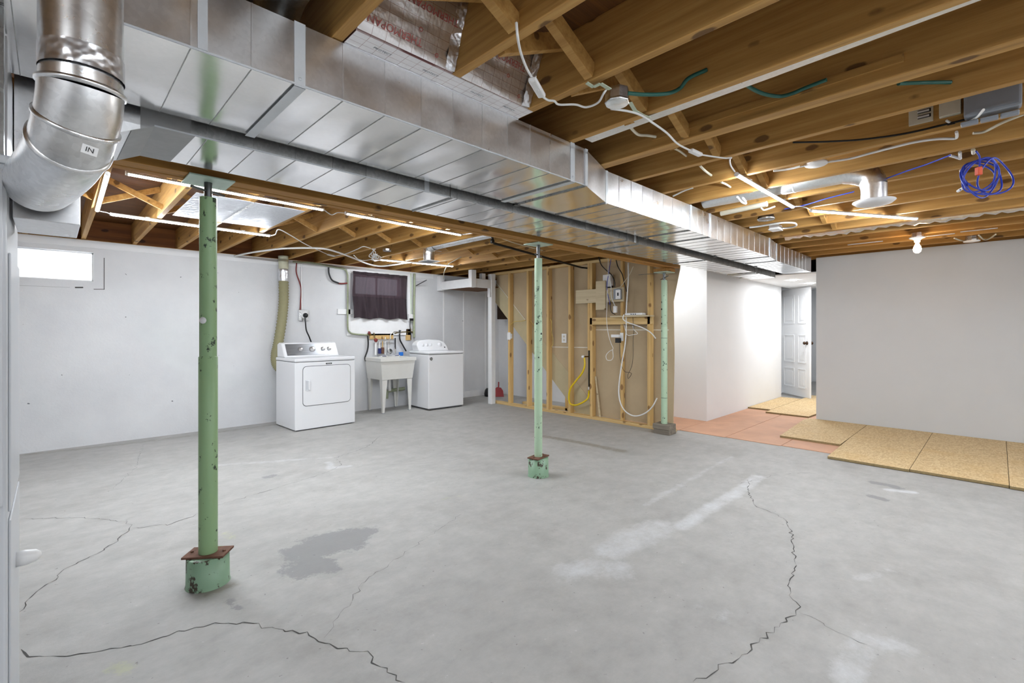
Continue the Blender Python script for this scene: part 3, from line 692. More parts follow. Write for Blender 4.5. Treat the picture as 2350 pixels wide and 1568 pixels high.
# ================================================================== POSTS
def post(label, x, y, zb, r_lo, r_hi, zs, ztop, mat_, plate, base=None, holes=()):
    q = thing('steel_post', label, 'post', (x, y, 0), 'adjustable steel posts under the beam')
    c = (x, y, 0)
    MB().tube([(x, y, zb), (x, y, zs), (x, y, zs + .004)], [r_lo, r_lo, r_hi], 28).build('lower_pole', mat_, q)
    MB().tube([(x, y, zs), (x, y, ztop)], r_hi, 28).build('upper_pole', mat_, q)
    MB().tube([(x, y, ztop), (x, y, plate[2])], r_hi * .47, 18).build('jack_screw', 'steel_dark', q)
    MB().box(x - plate[0], x + plate[0], y - plate[1], y + plate[1], plate[2], plate[2] + .008).build('top_plate', 'plate_mint', q, .002)
    an = math.radians(plate[3]); dvv = Vector((math.cos(an), math.sin(an), 0)) * plate[4]
    MB().tube([Vector((x, y, ztop + plate[5])) - dvv, Vector((x, y, ztop + plate[5])) + dvv], .006, 10).build('turning_bar', 'steel_dark', q)
    if base:
        bx, by, bz = base
        MB().lathe((x, y, 0), [(bx * 1.04, .0005), (bx, .012), (bx * .98, bz), (bx * .9, bz + .001), (0, bz + .001)], (0, 0, 1), 40).build('pedestal', 'base_green', q)
        ca, sa = math.cos(math.radians(by)), math.sin(math.radians(by))
        MB().obox((x, y, bz + .007), Vector((ca, sa, 0)) * bx * 1.02, Vector((-sa, ca, 0)) * bx * .62, (0, 0, .005)).build('base_plate', 'rust', q, .0015)
        for s in (-1, 1):
            MB().lathe((x + ca * s * bx * .8, y + sa * s * bx * .8, bz + .012), [(.008, 0), (.008, .006), (0, .007)], (0, 0, 1), 6).build('bolt', 'rust', q)
    for hx_, hy_, rr in holes:
        d_ = Vector((hx_, hy_, 0)).normalized()
    return q
p1 = post('dark green steel post crossing the LED tubes, on a chipped round pedestal', .552, 2.72, .15, .041, .0375, 1.115, 1.90, 'post_green', (.095, .10, 1.976, 28, .09, .035), (.093, -38, .142))
MB().lathe(X(478, 736, .552) + Vector((-.029, -.034, 0)), [(.016, 0), (.016, .003), (0, .0032)], (-.65, -.76, 0), 16).build('paper_dot', 'plastic_white', p1)
p2 = post('pale mint green steel post standing alone mid floor on a drum shaped pedestal', 2.985, 2.745, .16, .034, .033, 1.30, 1.86, 'post_mint', (.095, .085, 1.976, 20, .07, .03), (.088, 10, .155))
p3 = post('pale mint green steel post at the end of the stud partition, on stacked timber blocks', 5.28, 2.80, .121, .037, .0355, 1.28, 1.845, 'post_mint', (.10, .085, 1.935, 40, .2, .03))
def hole(po, px, py, cx, cy, r, rad):
    d_ = Vector((-cx, -cy, 0)).normalized(); q = ray(px, py); off = (px - (CX + FPX * (Vector((cx, cy, 0)).dot(RT)) / Vector((cx, cy, 0)).dot(FW))) / FPX * Vector((cx, cy, 0)).dot(FW)
    off = max(-rad * .8, min(rad * .8, off)); b_ = math.sqrt(rad * rad - off * off); z_ = H + (CY - py) / FPX * Vector((cx, cy, 0)).dot(FW)
    rt = Vector((d_.y, -d_.x, 0)); rt = rt if rt.dot(RT) > 0 else -rt
    nn = (d_ * b_ + rt * off).normalized(); pp_ = Vector((cx, cy, z_)) + nn * (rad + .0005)
    MB().lathe(pp_, [(r, 0), (r * .9, .0015), (0, .0016)], nn, 12).build('bolt_hole', 'black_plastic', po)
for px, py in ((1232, 743), (1242, 766), (1236, 820)): hole(p2, px, py, 2.985, 2.745, .009 if py < 800 else .006, .0335)
for px, py in ((1513, 710), (1506, 694), (1507, 728), (1513, 743), (1506, 760)): hole(p3, px, py, 5.28, 2.80, .011 if px > 1510 else .007, .037)
# timber blocks and packing
tag(MB().box(5.205, 5.385, 2.70, 2.90, .0, .058).build('timber_block', 'grey_block', None, .004), 'weathered grey timber block on the concrete, lower of two under the post', 'timber block')
tag(MB().box(5.20, 5.38, 2.70, 2.91, .0585, .1205).build('timber_block', 'grey_block', None, .005), 'weathered grey timber block directly under the end post, upper of two', 'timber block')
tag(MB().box(5.20, 5.36, 2.70, 2.90, 1.9435, 1.984).build('packing_block', 'beam_wood', None, .003), 'short sawn timber packing between beam end and post top plate', 'timber block')

# ================================================================== FOIL DUCT BOARD IN THE JOIST BAYS
def foil_sheet(name, p00, p10, p11, p01, label, fn=None, lift=True):
    p00, p10, p11, p01 = map(Vector, (p00, p10, p11, p01))
    o = MB().sheet(p00, p10, p11, p01, 14, 10, fn, .012).build(name, 'foil_board')
    tag(o, label, 'insulation board', 'foil faced duct board near the big duct')
    ux = (p10 - p00).normalized(); uy = (p01 - p00); uy = (uy - ux * uy.dot(ux)).normalized(); off = ORG[o.name]
    uvl = o.data.uv_layers.new(name='uv')
    for l in o.data.loops:
        q = o.data.vertices[l.vertex_index].co + off - p00; uvl.data[l.index].uv = (q.dot(ux), q.dot(uy))
    return o, ux, uy
def fwave(a, b): return .004 * math.sin(9 * b + 2 * a) + .003 * math.sin(23 * b)
f1, u1, w1 = foil_sheet('foil_board', (.708, 1.448, 2.228), (1.093, 1.448, 2.228), (1.093, 1.36, 2.455), (.708, 1.36, 2.455), 'red printed foil duct board standing in the joist bay beside the white hanger strap', fwave)
f2, u2, w2 = foil_sheet('foil_board', (1.137, 1.452, 2.228), (1.506, 1.452, 2.228), (1.506, 1.37, 2.455), (1.137, 1.37, 2.455), 'red printed foil duct board standing in the joist bay next to the hanging cord switch', fwave)
f3, u3, w3 = foil_sheet('foil_board', (.708, 1.543, 2.2235), (1.54, 1.543, 2.2235), (1.54, 1.448, 2.2235), (.708, 1.455, 2.2235), 'pale foil board strip laid flat along the top edge of the duct')
nf = -u1.cross(w1)
for fo, p0, ux, uy, lines in ((f1, (.708, 1.448, 2.228), u1, w1, [(.13, .045), (.26, .16)]), (f2, (1.137, 1.452, 2.228), u2, w2, [(.2, .14)])):
    for a, b in lines:
        textmesh('print', 'THERMOPAN', .035, 'print_red', fo, Vector(p0) + ux * a + uy * b, -ux, -uy, .006)
    for a, b in ((.05, .10), (.22, .085), (.3, .03)):
        cc = Vector(p0) + ux * a + uy * b + ux.cross(uy) * .006
        MB().lathe(cc, [(.007, 0), (.0075, .0006), (.005, .0006), (.0048, 0)], ux.cross(uy), 14).build('print_ring', 'print_red', fo)
for a in (.12, .32, .55, .73): textmesh('print', 'PROTECT', .016, 'print_grey', f3, Vector((.708, 1.50, 2.2235)) + u3 * a, u3, w3, .001)
MB().bar((.708, 1.543, 2.221), (1.54, 1.543, 2.221), .006, .004).build('tape_edge', 'foil', f3)
for fo, xx in ((f1, 1.085), (f2, 1.497)):
    MB().sheet((xx - .03, 1.446, 2.228), (xx + .008, 1.436, 2.228), (xx + .008, 1.352, 2.455), (xx - .03, 1.362, 2.455), 4, 12, lambda a, b: .004 * math.sin(31 * b) + .003 * math.sin(50 * a + 9 * b)).build('edge_tape', 'foil', fo)
# round take-off in the bay above the duct
rt_ = tag(MB().tube(spline([(.53, 1.70, 2.223), (.53, 1.68, 2.28), (.53, 1.60, 2.335), (.53, 1.45, 2.345), (.53, .9, 2.345), (.53, -.8, 2.345)], 6), .072, 28).build('round_duct', 'pipe_metal'), 'round galvanized branch pipe rising from the big duct into a joist bay', 'duct')
# foil sheet under the joists by the tubes
ps = [Z(392, 485, 2.221), Z(432, 428, 2.221), Z(690, 479, 2.221), Z(622, 517, 2.221)]
fs_ = tag(MB().sheet((.73, 3.95, 2.2225), (1.485, 3.95, 2.2225), (1.485, 4.88, 2.2225), (.73, 4.88, 2.2225), 16, 16, lambda a, b: -.001 - .0012 * math.sin(14 * a + 6 * b) , .001).build('foil_sheet', 'foil_dull'), 'crinkled silver foil sheet stapled flat under the joists', 'insulation sheet')
MB().box(1.093, 1.112, 3.95, 4.88, 2.2185, 2.2205).build('batten', 'galvanized', fs_)

# ================================================================== LAUNDRY APPLIANCES
def local_thing(name, label, cat, loc, rz, group=None):
    o = thing(name, label, cat, loc, group); o.rotation_euler = (0, 0, rz); ORG[o.name] = Vector((0, 0, 0)); return o
def rrect(x0, x1, z0, z1, r, n=5):
    out = []
    for cx, cz, a0 in ((x1 - r, z1 - r, 0), (x0 + r, z1 - r, 90), (x0 + r, z0 + r, 180), (x1 - r, z0 + r, 270)):
        for i in range(n + 1): a = math.radians(a0 + 90 * i / n); out.append((cx + r * math.cos(a), cz + r * math.sin(a)))
    return out
def plate(m, pts, y, th): return m.prism([(x, y, z) for x, z in pts], (0, -th, 0))
fl_, fr_ = Z(677, 992), Z(815, 971)
rz = math.atan2(fr_.y - fl_.y, fr_.x - fl_.x); wd = (fr_ - fl_).length
dr = local_thing('dryer', 'white clothes dryer with a silver control panel and a square front door', 'dryer', fl_, rz)
MB().box(0, wd, 0, .62, .012, .845).build('cabinet', 'appliance_white', dr, .008)
MB().box(.01, wd - .01, .01, .61, .845, .851).build('lid_gap', 'seam_dark', dr)
MB().box(-.002, wd + .002, -.004, .63, .851, .892).build('top_lid', 'appliance_white', dr, .012)
MB().box(.03, wd - .03, .03, .6, 0, .012).build('foot_skirt', 'seam_dark', dr)
con = MB().prism([(.012, .36, .892), (.012, .62, .892), (.012, .62, 1.06), (.012, .56, 1.082), (.012, .47, 1.075)], (wd - .06, 0, 0)).build('console', 'appliance_white', dr, .012)
fa, fb = Vector((0, .372, .908)), Vector((0, .466, 1.066)); up_ = (fb - fa); un = Vector((0, -up_.z, up_.y)).normalized(); uu = up_.normalized(); L_ = up_.length
def onface(x, t, o=0): return fa + Vector((x, 0, 0)) + uu * (t * L_) + un * o
x0c, x1c = .05, wd - .075
t2 = NT('brushed'); vv = t2.coord((1, 60, 200)); t2.base(t2.ramp(t2.noise(vv, 4, 3), [(.3, '8e9196'), (.7, 'b9bcc0')])); MATS['brushed'] = t2.set(.32, .9)
MB().prism([onface(x0c, .03), onface(x1c, .03), onface(x1c, .97), onface(x0c, .97)], un * .004).build('control_panel', 'brushed', con, .002)
for f_, r_ in ((.277, .024), (.513, .032), (.735, .024), (.862, .024)):
    kk = onface(x0c + f_ * (x1c - x0c), .52, .004)
    kn = MB().lathe(kk, [(r_ * 1.15, 0), (r_ * 1.15, .004), (r_, .005), (r_ * .92, .022), (r_ * .7, .025), (0, .0255)], un, 24).build('knob', 'chrome', con)
    MB().lathe(kk, [(r_ * 1.25, .0002), (r_ * 1.25, .0012), (r_ * 1.1, .0014)], un, 24).build('dial_ring', 'seam_dark', kn)
textmesh('lettering', 'CENTENNIAL', .012, 'seam_dark', con, onface(x0c + .07, .12, .004), (1, 0, 0), uu, .0006)
gap = MB(); plate(gap, rrect(.115 * wd, .915 * wd, .298, .797, .05), -.001, .0012); gap.build('door_gap', 'seam_dark', dr)
dm = MB(); plate(dm, rrect(.122 * wd, .908 * wd, .304, .791, .046), -.0005, .008); ddoor = dm.build('door', 'appliance_white', dr, .003)
hm = MB().box(.155 * wd, .20 * wd, -.011, -.0085, .49, .625).build('handle_recess', 'appliance_trim', ddoor, .001)
MB().box(.198 * wd, .222 * wd, -.03, -.0085, .50, .615).box(.165 * wd, .222 * wd, -.014, -.0085, .612, .622).box(.165 * wd, .222 * wd, -.014, -.0085, .488, .498).build('handle', 'appliance_white', ddoor, .004)
bp = MB().box(.49 * wd, .59 * wd, -.0025, 0, .808, .826).build('badge', 'black_plastic', dr)
textmesh('lettering', 'MAYTAG', .014, 'plastic_white', bp, (.54 * wd, -.0026, .817), (1, 0, 0), (0, 0, 1), .0004)
fl_, fr_ = Z(983.4, 943.4), Z(1066, 932.5)
rz = math.atan2(fr_.y - fl_.y, fr_.x - fl_.x); wd = .66
wa = local_thing('washer', 'white top loading washing machine with rounded console beside the laundry tub', 'washing machine', fl_, rz)
MB().box(0, wd, 0, .60, .025, .862).build('cabinet', 'appliance_white', wa, .01)
MB().box(.01, wd - .01, .01, .59, .862, .868).build('lid_gap', 'seam_dark', wa)
MB().box(-.003, wd + .003, -.006, .60, .868, .905).build('top_lid', 'appliance_white', wa, .014)
MB().box(.02, wd - .02, .02, .58, .006, .025).build('base_gap', 'seam_dark', wa)
for xx, yy in ((.06, .06), (wd - .06, .06), (.06, .53), (wd - .06, .53)): MB().lathe((xx, yy, 0), [(.022, 0), (.022, .02), (.012, .026)], (0, 0, 1), 12).build('foot', 'black_plastic', wa)
prof = [(.07, .905), (.05, 1.00), (.075, 1.045), (.13, 1.075), (.30, 1.088), (.50, 1.078), (.585, 1.045), (.625, .98), (.64, .905)]
wc = MB().add([(x, .40 + (z - .905) * .42, z) for x, z in prof] + [(x, .60, z) for x, z in prof], [tuple(range(9)), tuple(range(17, 8, -1))] + [(i, 9 + i, 9 + (i + 1) % 9, (i + 1) % 9) for i in range(9)]).build('console', 'appliance_white', wa, .01)
nvw = Vector((0, -.92, .386)).normalized()
for xx, zz, r_ in ((.16, 1.0, .022), (.235, 1.003, .022), (.31, 1.003, .022), (.49, 1.005, .035)):
    kk = Vector((xx, .40 + (zz - .905) * .42, zz))
    MB().lathe(kk, [(r_ * 1.12, 0), (r_ * 1.1, .004), (r_, .005), (r_ * .85, .02), (0, .022)], nvw, 20).build('knob', 'appliance_white', wc)
    MB().bar(kk + nvw * .002 + Vector((-r_, 0, -r_ * 1.35)), kk + nvw * .002 + Vector((r_, 0, -r_ * 1.35)), .004, .001, nvw).build('dial_mark', 'appliance_trim', wc)
MB().lathe((.575, .425, .955), [(.012, 0), (.012, .004), (0, .005)], nvw, 12).build('button', 'black_plastic', wc)
lg = MB().lathe((.048, -.0005, .80), [(.024, 0), (.024, .003), (.015, .003), (.015, .0035), (0, .0035)], (0, -1, 0), 24).build('emblem', 'black_plastic', wa)
MB().lathe((.048, -.004, .80), [(.015, 0), (.013, .0012), (.009, .0012), (.008, 0)], (0, -1, 0), 20).build('emblem_ring', 'chrome', lg)

# laundry tub on legs
tb = thing('laundry_tub', 'off white plastic laundry tub on four tapered legs', 'sink', (3.76, 6.59, 0))
T = [(3.455, 6.315), (4.065, 6.315), (4.065, 6.825), (3.455, 6.825)]; Bq = [(3.50, 6.355), (4.02, 6.355), (4.02, 6.82), (3.50, 6.82)]
I1 = [(3.49, 6.35), (4.03, 6.35), (4.03, 6.76), (3.49, 6.76)]; I2 = [(3.53, 6.39), (3.99, 6.39), (3.99, 6.74), (3.53, 6.74)]
vs = [(x, y, .775) for x, y in T] + [(x, y, .825) for x, y in T] + [(x, y, .825) for x, y in I1] + [(x, y, .53) for x, y in I2]
f = [(0, 1, 5, 4), (1, 2, 6, 5), (2, 3, 7, 6), (3, 0, 4, 7), (4, 5, 9, 8), (5, 6, 10, 9), (6, 7, 11, 10), (7, 4, 8, 11), (8, 9, 13, 12), (9, 10, 14, 13), (10, 11, 15, 14), (11, 8, 12, 15), (12, 13, 14, 15)]
T2 = [(3.468, 6.328), (4.052, 6.328), (4.052, 6.82), (3.468, 6.82)]
vs += [(x, y, .775) for x, y in T2] + [(x, y, .50) for x, y in Bq]
f += [(0, 16, 17, 1), (1, 17, 18, 2), (2, 18, 19, 3), (3, 19, 16, 0), (16, 20, 21, 17), (17, 21, 22, 18), (18, 22, 23, 19), (19, 23, 20, 16), (23, 22, 21, 20)]
MB().add(vs, f).build('basin', 'tub_plastic', tb, .006)
for x, y, sx, sy in ((3.505, 6.36, 1, 1), (4.015, 6.36, -1, 1), (3.505, 6.815, 1, -1), (4.015, 6.815, -1, -1)):
    w0, w1_ = .085, .032; lm = MB()
    pl_ = lambda w_, z, ox=0.0: [(x + sx * ox, y + sy * ox, z), (x + sx * (ox + w_), y + sy * ox, z), (x + sx * (ox + w_), y + sy * (ox + .012), z), (x + sx * (ox + .012), y + sy * (ox + .012), z), (x + sx * (ox + .012), y + sy * (ox + w_), z), (x + sx * ox, y + sy * (ox + w_), z)]
    a_, b_ = pl_(w0, .499), pl_(w1_, .008, .012); n_ = 6
    fcs = [(i, (i + 1) % 6, 6 + (i + 1) % 6, 6 + i) for i in range(6)] + [tuple(range(6)), tuple(range(11, 5, -1))]
    if sx * sy < 0: fcs = [tuple(reversed(q)) for q in fcs]
    lg_ = lm.add(a_ + b_, fcs).build('leg', 'tub_plastic', tb)
    MB().box(min(x + sx * .012, x + sx * .046), max(x + sx * .012, x + sx * .046), min(y + sy * .012, y + sy * .046), max(y + sy * .012, y + sy * .046), 0, .009).build('foot', 'plastic_grey', lg_)
MB().tube([(3.76, 6.60, .5), (3.76, 6.60, .36), (3.78, 6.62, .31), (3.82, 6.72, .30), (3.86, 6.82, .30)], .02, 12).build('drain_pipe', 'plastic_white', tb)
# faucet, valves, backing boards
def yb(px, py, y=6.83): return Y(px, py, y)
b0, b1 = yb(849, 766), yb(903, 778)
bbd = tag(MB().box(b0.x, b1.x, 6.83, YW, b1.z, b0.z).build('backing_board', 'stud_wood', None, .002), 'raw wood backing board holding the faucet above the tub', 'board')
b0, b1 = yb(932, 755), yb(944, 781)
tag(MB().box(b0.x, b1.x, 6.83, YW, b1.z, b0.z).build('backing_board', 'stud_wood', None, .002), 'small raw wood block beside the right water valve', 'board')
fc = thing('faucet', 'chrome wall faucet with red handle hanging over the laundry tub', 'faucet', (3.76, 6.82, 1.0))
MB().tube([yb(862, 782, 6.80), yb(905, 780, 6.80)], .012, 10).build('faucet_body', 'chrome', fc)
MB().tube(spline([yb(893, 780, 6.79), yb(893, 786, 6.72), yb(892, 800, 6.66), yb(893, 815, 6.62)], 6), .011, 10).build('spout', 'chrome', fc)
MB().lathe(yb(862, 781, 6.79), [(.0, 0), (.03, .0), (.032, .012), (.02, .02), (0, .022)], (0, -1, 0), 10).build('handle', 'cable_red', fc)
MB().tube([yb(861, 778, 6.80), yb(858, 764, 6.82)], .008, 8).build('riser', 'pipe_copper', fc)
MB().tube(spline([yb(896, 778, 6.8), yb(896, 770, 6.81), yb(903, 762, 6.82), yb(920, 762, 6.82)], 5), .009, 8).build('riser', 'chrome', fc)
# long handled tools leaning at the back of the tub
def tool(name, label, px, y0, y1, hr, hm_, headz=None, headm=None, headw=.03, headt=.02, tilt=0):
    a = yb(px, y1, 6.79); b = yb(px + tilt, y0, 6.815); a.z = max(a.z, .827)
    o = thing(name, label, 'brush' if 'brush' in name else 'utensil', a, None)
    MB().tube([a + (b - a) * (.0 if headz is None else .3), b], hr, 8).build('handle', hm_, o)
    if headz is not None:
        if headz == 'bowl': MB().lathe(a + (b - a) * .16, [(0, .0), (.03, .008), (.042, .022), (.043, .03), (.034, .026), (0, .006)], (0, -1, 0), 16).build('bowl', headm, o)
        else: MB().bar(a, a + (b - a) * headz, headw, headt, (0, 1, 0)).build('bristles', headm, o, .003)
    return o
tool('scrub_brush', 'scrub brush with navy bristle head and white handle standing in the laundry tub', 871, 783, 812, .008, 'plastic_white', .42, 'navy_plastic', .045, .03)
tool('paint_brush', 'paint brush with wooden handle and rusty brown bristles at the laundry tub', 878, 780, 812, .008, 'stud_wood', .45, 'rust', .05, .02)
tool('stirring_stick', 'plain white plastic stirring stick leaning behind the laundry tub', 884, 774, 814, .008, 'plastic_white')
tool('ladle', 'steel ladle hanging bowl down behind the laundry tub', 893, 778, 812, .006, 'chrome', 'bowl', 'steel_dark')
tool('wire_brush', 'slim brush with black handle leaning at the right of the laundry tub', 907, 776, 812, .011, 'black_plastic', .4, 'chrome', .02, .015)
tool('spray_wand', 'white tapered spray wand with red grip at the laundry tub', 862, 786, 815, .017, 'plastic_white')
bb = yb(920, 812, 6.80)
tag(MB().box(bb.x - .03, bb.x + .03, 6.77, 6.82, .8255, .885).build('soap_box', 'blue_plastic', None, .006), 'small bright blue box on the rear rim of the laundry tub', 'box')
for px, lb in ((880, 'flat white sponge tray with blue band on the tub rim under the brushes'), (909, 'flat white soap dish with blue band near the blue box')):
    q = yb(px, 815, 6.79)
    tr_ = tag(MB().box(q.x - .06, q.x + .06, 6.765, 6.82, .8255, .838).build('soap_tray', 'plastic_white', None, .003), lb, 'tray')
    MB().box(q.x - .035, q.x + .035, 6.763, 6.765, .828, .836).build('band', 'navy_plastic', tr_)

# ================================================================== PIPES, CORDS AND THE CURTAIN ON THE LAUNDRY WALL
def wp_(pts, y=6.835): return [yb(px, py, y) for px, py in pts]
def wpipe(name, pts, r, m, label, cat='pipe', y=6.835, k=6): return cable(name, wp_(pts, y), r, m, label, cat, k=k, n=10)
wpipe('conduit', [(672, 601), (720, 604), (770, 614), (790, 618), (797, 628), (798, 645), (798, 700), (798, 750), (803, 763), (815, 767), (845, 769)], .013, 'conduit_green', 'olive painted water pipe turning down left of the dark curtain', y=6.815)
wpipe('conduit', [(951, 628), (951, 660), (950, 700), (950, 775)], .020, 'conduit_green', 'thick olive painted pipe dropping right of the window behind the washer', y=6.82)
wpipe('conduit', [(943, 628), (943, 680), (944, 740)], .010, 'conduit_pale', 'thin pale painted pipe beside the thick olive pipe at the window', y=6.825)
wpipe('conduit', [(905, 766), (915, 763), (935, 762), (948, 762)], .011, 'pipe_copper', 'short copper supply pipe above the right side of the laundry tub')
va = thing('water_valve', 'red handled water valve on the copper pipe left of the tub', 'valve', yb(847, 763, 6.82))
MB().tube(wp_([(843, 768), (851, 768)], 6.82), .016, 10).build('valve_body', 'brass', va)
MB().lathe(yb(847, 764, 6.80), [(0, 0), (.022, .0), (.024, .008), (.012, .012), (0, .013)], (0, -1, .3), 10).build('handle', 'cable_red', va)
va = thing('water_valve', 'small bronze water valve on the right supply pipe', 'valve', yb(917, 762, 6.82))
MB().lathe(yb(917, 764, 6.82), [(.0, 0), (.016, 0), (.018, .02), (.008, .03), (.02, .034), (.02, .042), (0, .044)], (0, -.4, 1), 10).build('valve_body', 'steel_dark', va)
wpipe('water_hose', [(844, 771), (845, 790), (843, 805), (838, 820), (839, 829)], .012, 'black_plastic', 'black rubber hose dropping at the left of the laundry tub', 'hose', 6.80)
wpipe('water_hose', [(917, 766), (918, 780), (924, 792), (932, 806)], .012, 'black_plastic', 'black rubber hose running to the washing machine', 'hose', 6.80)
wpipe('water_hose', [(754, 614), (755, 628), (762, 643), (777, 650)], .012, 'black_plastic', 'short black hose curving to the olive pipe left of the window', 'hose', 6.815)
wpipe('pipe_joint', [(777, 650.5), (785, 651), (797, 650)], .011, 'cable_red', 'red shut off fitting joining the black hose to the olive pipe', 'valve', 6.815)
wpipe('waste_pipe', [(887, 915), (888, 900), (893, 897), (928, 892)], .028, 'conduit_green', 'rusty green waste pipe low behind the tub legs', y=6.80)
# dryer outlet and cord
ou = thing('dryer_outlet', 'metal wall box with the big black dryer plug', 'outlet', yb(697, 724, YW - .03))
a, b = yb(685, 711), yb(709, 737)
MB().box(a.x, b.x, YW - .03, YW, b.z, a.z).build('outlet_box', 'galvanized', ou, .003)
MB().lathe(yb(700, 724, YW - .031), [(.05, 0), (.05, .004), (.03, .005), (0, .005)], (0, -1, 0), 20).build('socket', 'plastic_white', ou)
MB().lathe(yb(700, 724, YW - .034), [(.0, 0), (.032, 0), (.034, .03), (.026, .05), (0, .052)], (0, -1, 0), 16).build('plug', 'black_plastic', ou)
q = yb(700, 728, 6.77)
cable('electrical_lead', [q, yb(701, 740, 6.76), yb(703, 758, 6.75), yb(709, 772, 6.76), yb(714, 785, 6.80)], .010, 'black_plastic', 'thick black dryer cord hanging from the wall plug', 'cord')
wpipe('wall_cable', [(681, 601), (680, 625), (688, 650), (691, 665), (690, 690), (689, 711)], .008, 'cable_red', 'red cable dropping down the wall to the dryer outlet', 'cable', 6.838)
wpipe('wall_cable', [(692, 603), (692, 650), (693, 711)], .010, 'paint_white', 'white painted conduit beside the red cable', 'cable', 6.838)
# dryer vent hose
hp_ = spline([yb(651, 645, 6.77), yb(651, 690, 6.77), yb(647, 735, 6.76), yb(639, 785, 6.74), yb(633, 815, 6.72), yb(636, 838, 6.68), yb(650, 852, 6.66)], 14)
vh = thing('vent_hose', 'ribbed olive dryer vent hose hanging from the ceiling behind the dryer', 'hose', hp_[-1])
MB().tube(hp_, [.060 + (.006 if i % 2 else -.005) for i in range(len(hp_))], 20).build('ribbed_hose', 'hose_olive', vh)
MB().tube(wp_([(650, 588), (651, 618)], 6.77), .062, 20).build('hose_collar', 'hose_pale', vh)
mf = [.064 + R_.uniform(-.003, .003) for _ in range(12)]
MB().tube([yb(650.5, 618 + i * 2.5, 6.77) for i in range(12)], mf, 20).build('foil_wrap', 'foil', vh)
# curtain
cu = thing('window_curtain', 'dark plum sheer curtain gathered on a rod over the small window', 'curtain', (3.72, 6.79, 1.42))
zc0, zc1, zcm = 1.425, 2.125, 1.755
def fold(a, b):
    return .022 * math.sin(34 * a + 2 * math.sin(3 * b)) + .013 * math.sin(61 * a + 1.3) + .02 * math.sin(3.1 * b) * (1 - a) ** 2
xl = lambda z: 3.245 - .03 * math.sin(math.pi * (z - zc0) / (zc1 - zc0)) ** 2 + .02 * (zc1 - z)
def curt(za, zb, m, nm, off=0):
    nx, ny = 90, 12; mb = MB(); g = []
    for j in range(ny + 1):
        z = za + (zb - za) * j / ny; bb_ = (z - zc0) / (zc1 - zc0)
        for i in range(nx + 1):
            a_ = i / nx; x = xl(z) + (4.195 - xl(z)) * a_
            g.append((x, 6.785 - off - fold(a_, bb_) * (1.0 - .35 * bb_), z + (.012 * math.sin(17 * a_) if j == 0 and m == 'curtain_hem' else 0)))
    W_ = nx + 1
    mb.add(g, [(j * W_ + i, j * W_ + i + 1, (j + 1) * W_ + i + 1, (j + 1) * W_ + i) for j in range(ny) for i in range(nx)], True)
    return mb.build(nm, m, cu)
curt(zcm - .01, zc1, 'curtain', 'upper_cloth'); curt(zc0, zcm, 'curtain_hem', 'lower_cloth', .001); curt(zc1 - .035, zc1 + .012, 'curtain_hem', 'rod_pocket', .003)
MB().tube([(3.215, 6.822, 2.11), (4.22, 6.822, 2.11)], .006, 8).build('rod', 'plastic_white', cu)
for xx in (3.215, 4.22): MB().box(xx - .006, xx + .006, 6.815, 6.83, 2.10, 2.12).build('bracket', 'plastic_white', cu)
wo = thing('wall_outlet', 'white wall outlet with a black plug right of the curtain', 'outlet', yb(941, 730, YW - .03))
a, b = yb(936, 721), yb(946, 738); MB().box(a.x, b.x, YW - .045, YW - .02, b.z, a.z).build('cover_plate', 'plastic_white', wo, .003)
MB().box(a.x + .015, b.x - .01, YW - .075, YW - .045, b.z + .01, b.z + .05).build('plug', 'black_plastic', wo)
wpipe('electrical_lead', [(941, 736), (941, 750), (943, 765), (943, 780)], .007, 'black_plastic', 'thin black cord from the wall outlet to the washing machine', 'cord', 6.79)
a, b = yb(775, 709), yb(812, 722); tag(MB().box(a.x, b.x, YW - .02, YW, b.z, a.z).build('wall_board', 'paint_white', None, .002), 'short white painted board on the wall left of the curtain', 'board')

# ================================================================== WHITE FRAMED BULKHEAD BY THE STAIRS
bk = thing('bulkhead_frame', 'white painted timber frame hanging from the joists beside the stairs', 'timber frame', (5.0, 6.2, 1.94))
XC, YC = 4.86, 5.93
MB().box(XC, XC + .04, YC + .02, YW - .002, 1.945, 2.085).build('side_board', 'paint_white', bk, .003)
MB().box(XC, 5.30, YC, YC + .04, 1.945, 2.085).build('front_board', 'paint_white', bk, .003)
MB().box(XC - .012, XC + .085, YC - .012, YC + .07, 1.94, ZJ - .002).build('corner_post', 'paint_white', bk, .003)
MB().box(XC - .03, XC + .06, YW - .10, YW - .004, 1.93, 2.19).build('wall_post', 'paint_white', bk, .003)
MB().box(5.12, 5.20, YC + .05, YC + .12, 2.0, 2.19).build('short_post', 'paint_white', bk, .003)
MB().box(XC + .04, 5.75, YC + .04, YW - .01, 1.965, 1.985).build('soffit', 'sub_wood', bk)
MB().box(5.28, 5.37, YC - .01, YC + .08, .0005, 2.19).build('post', 'paint_white', bk, .004)
MB().box(5.25, 5.28, YC, YC + .06, 1.80, 1.945).build('cleat', 'paint_white', bk, .002)
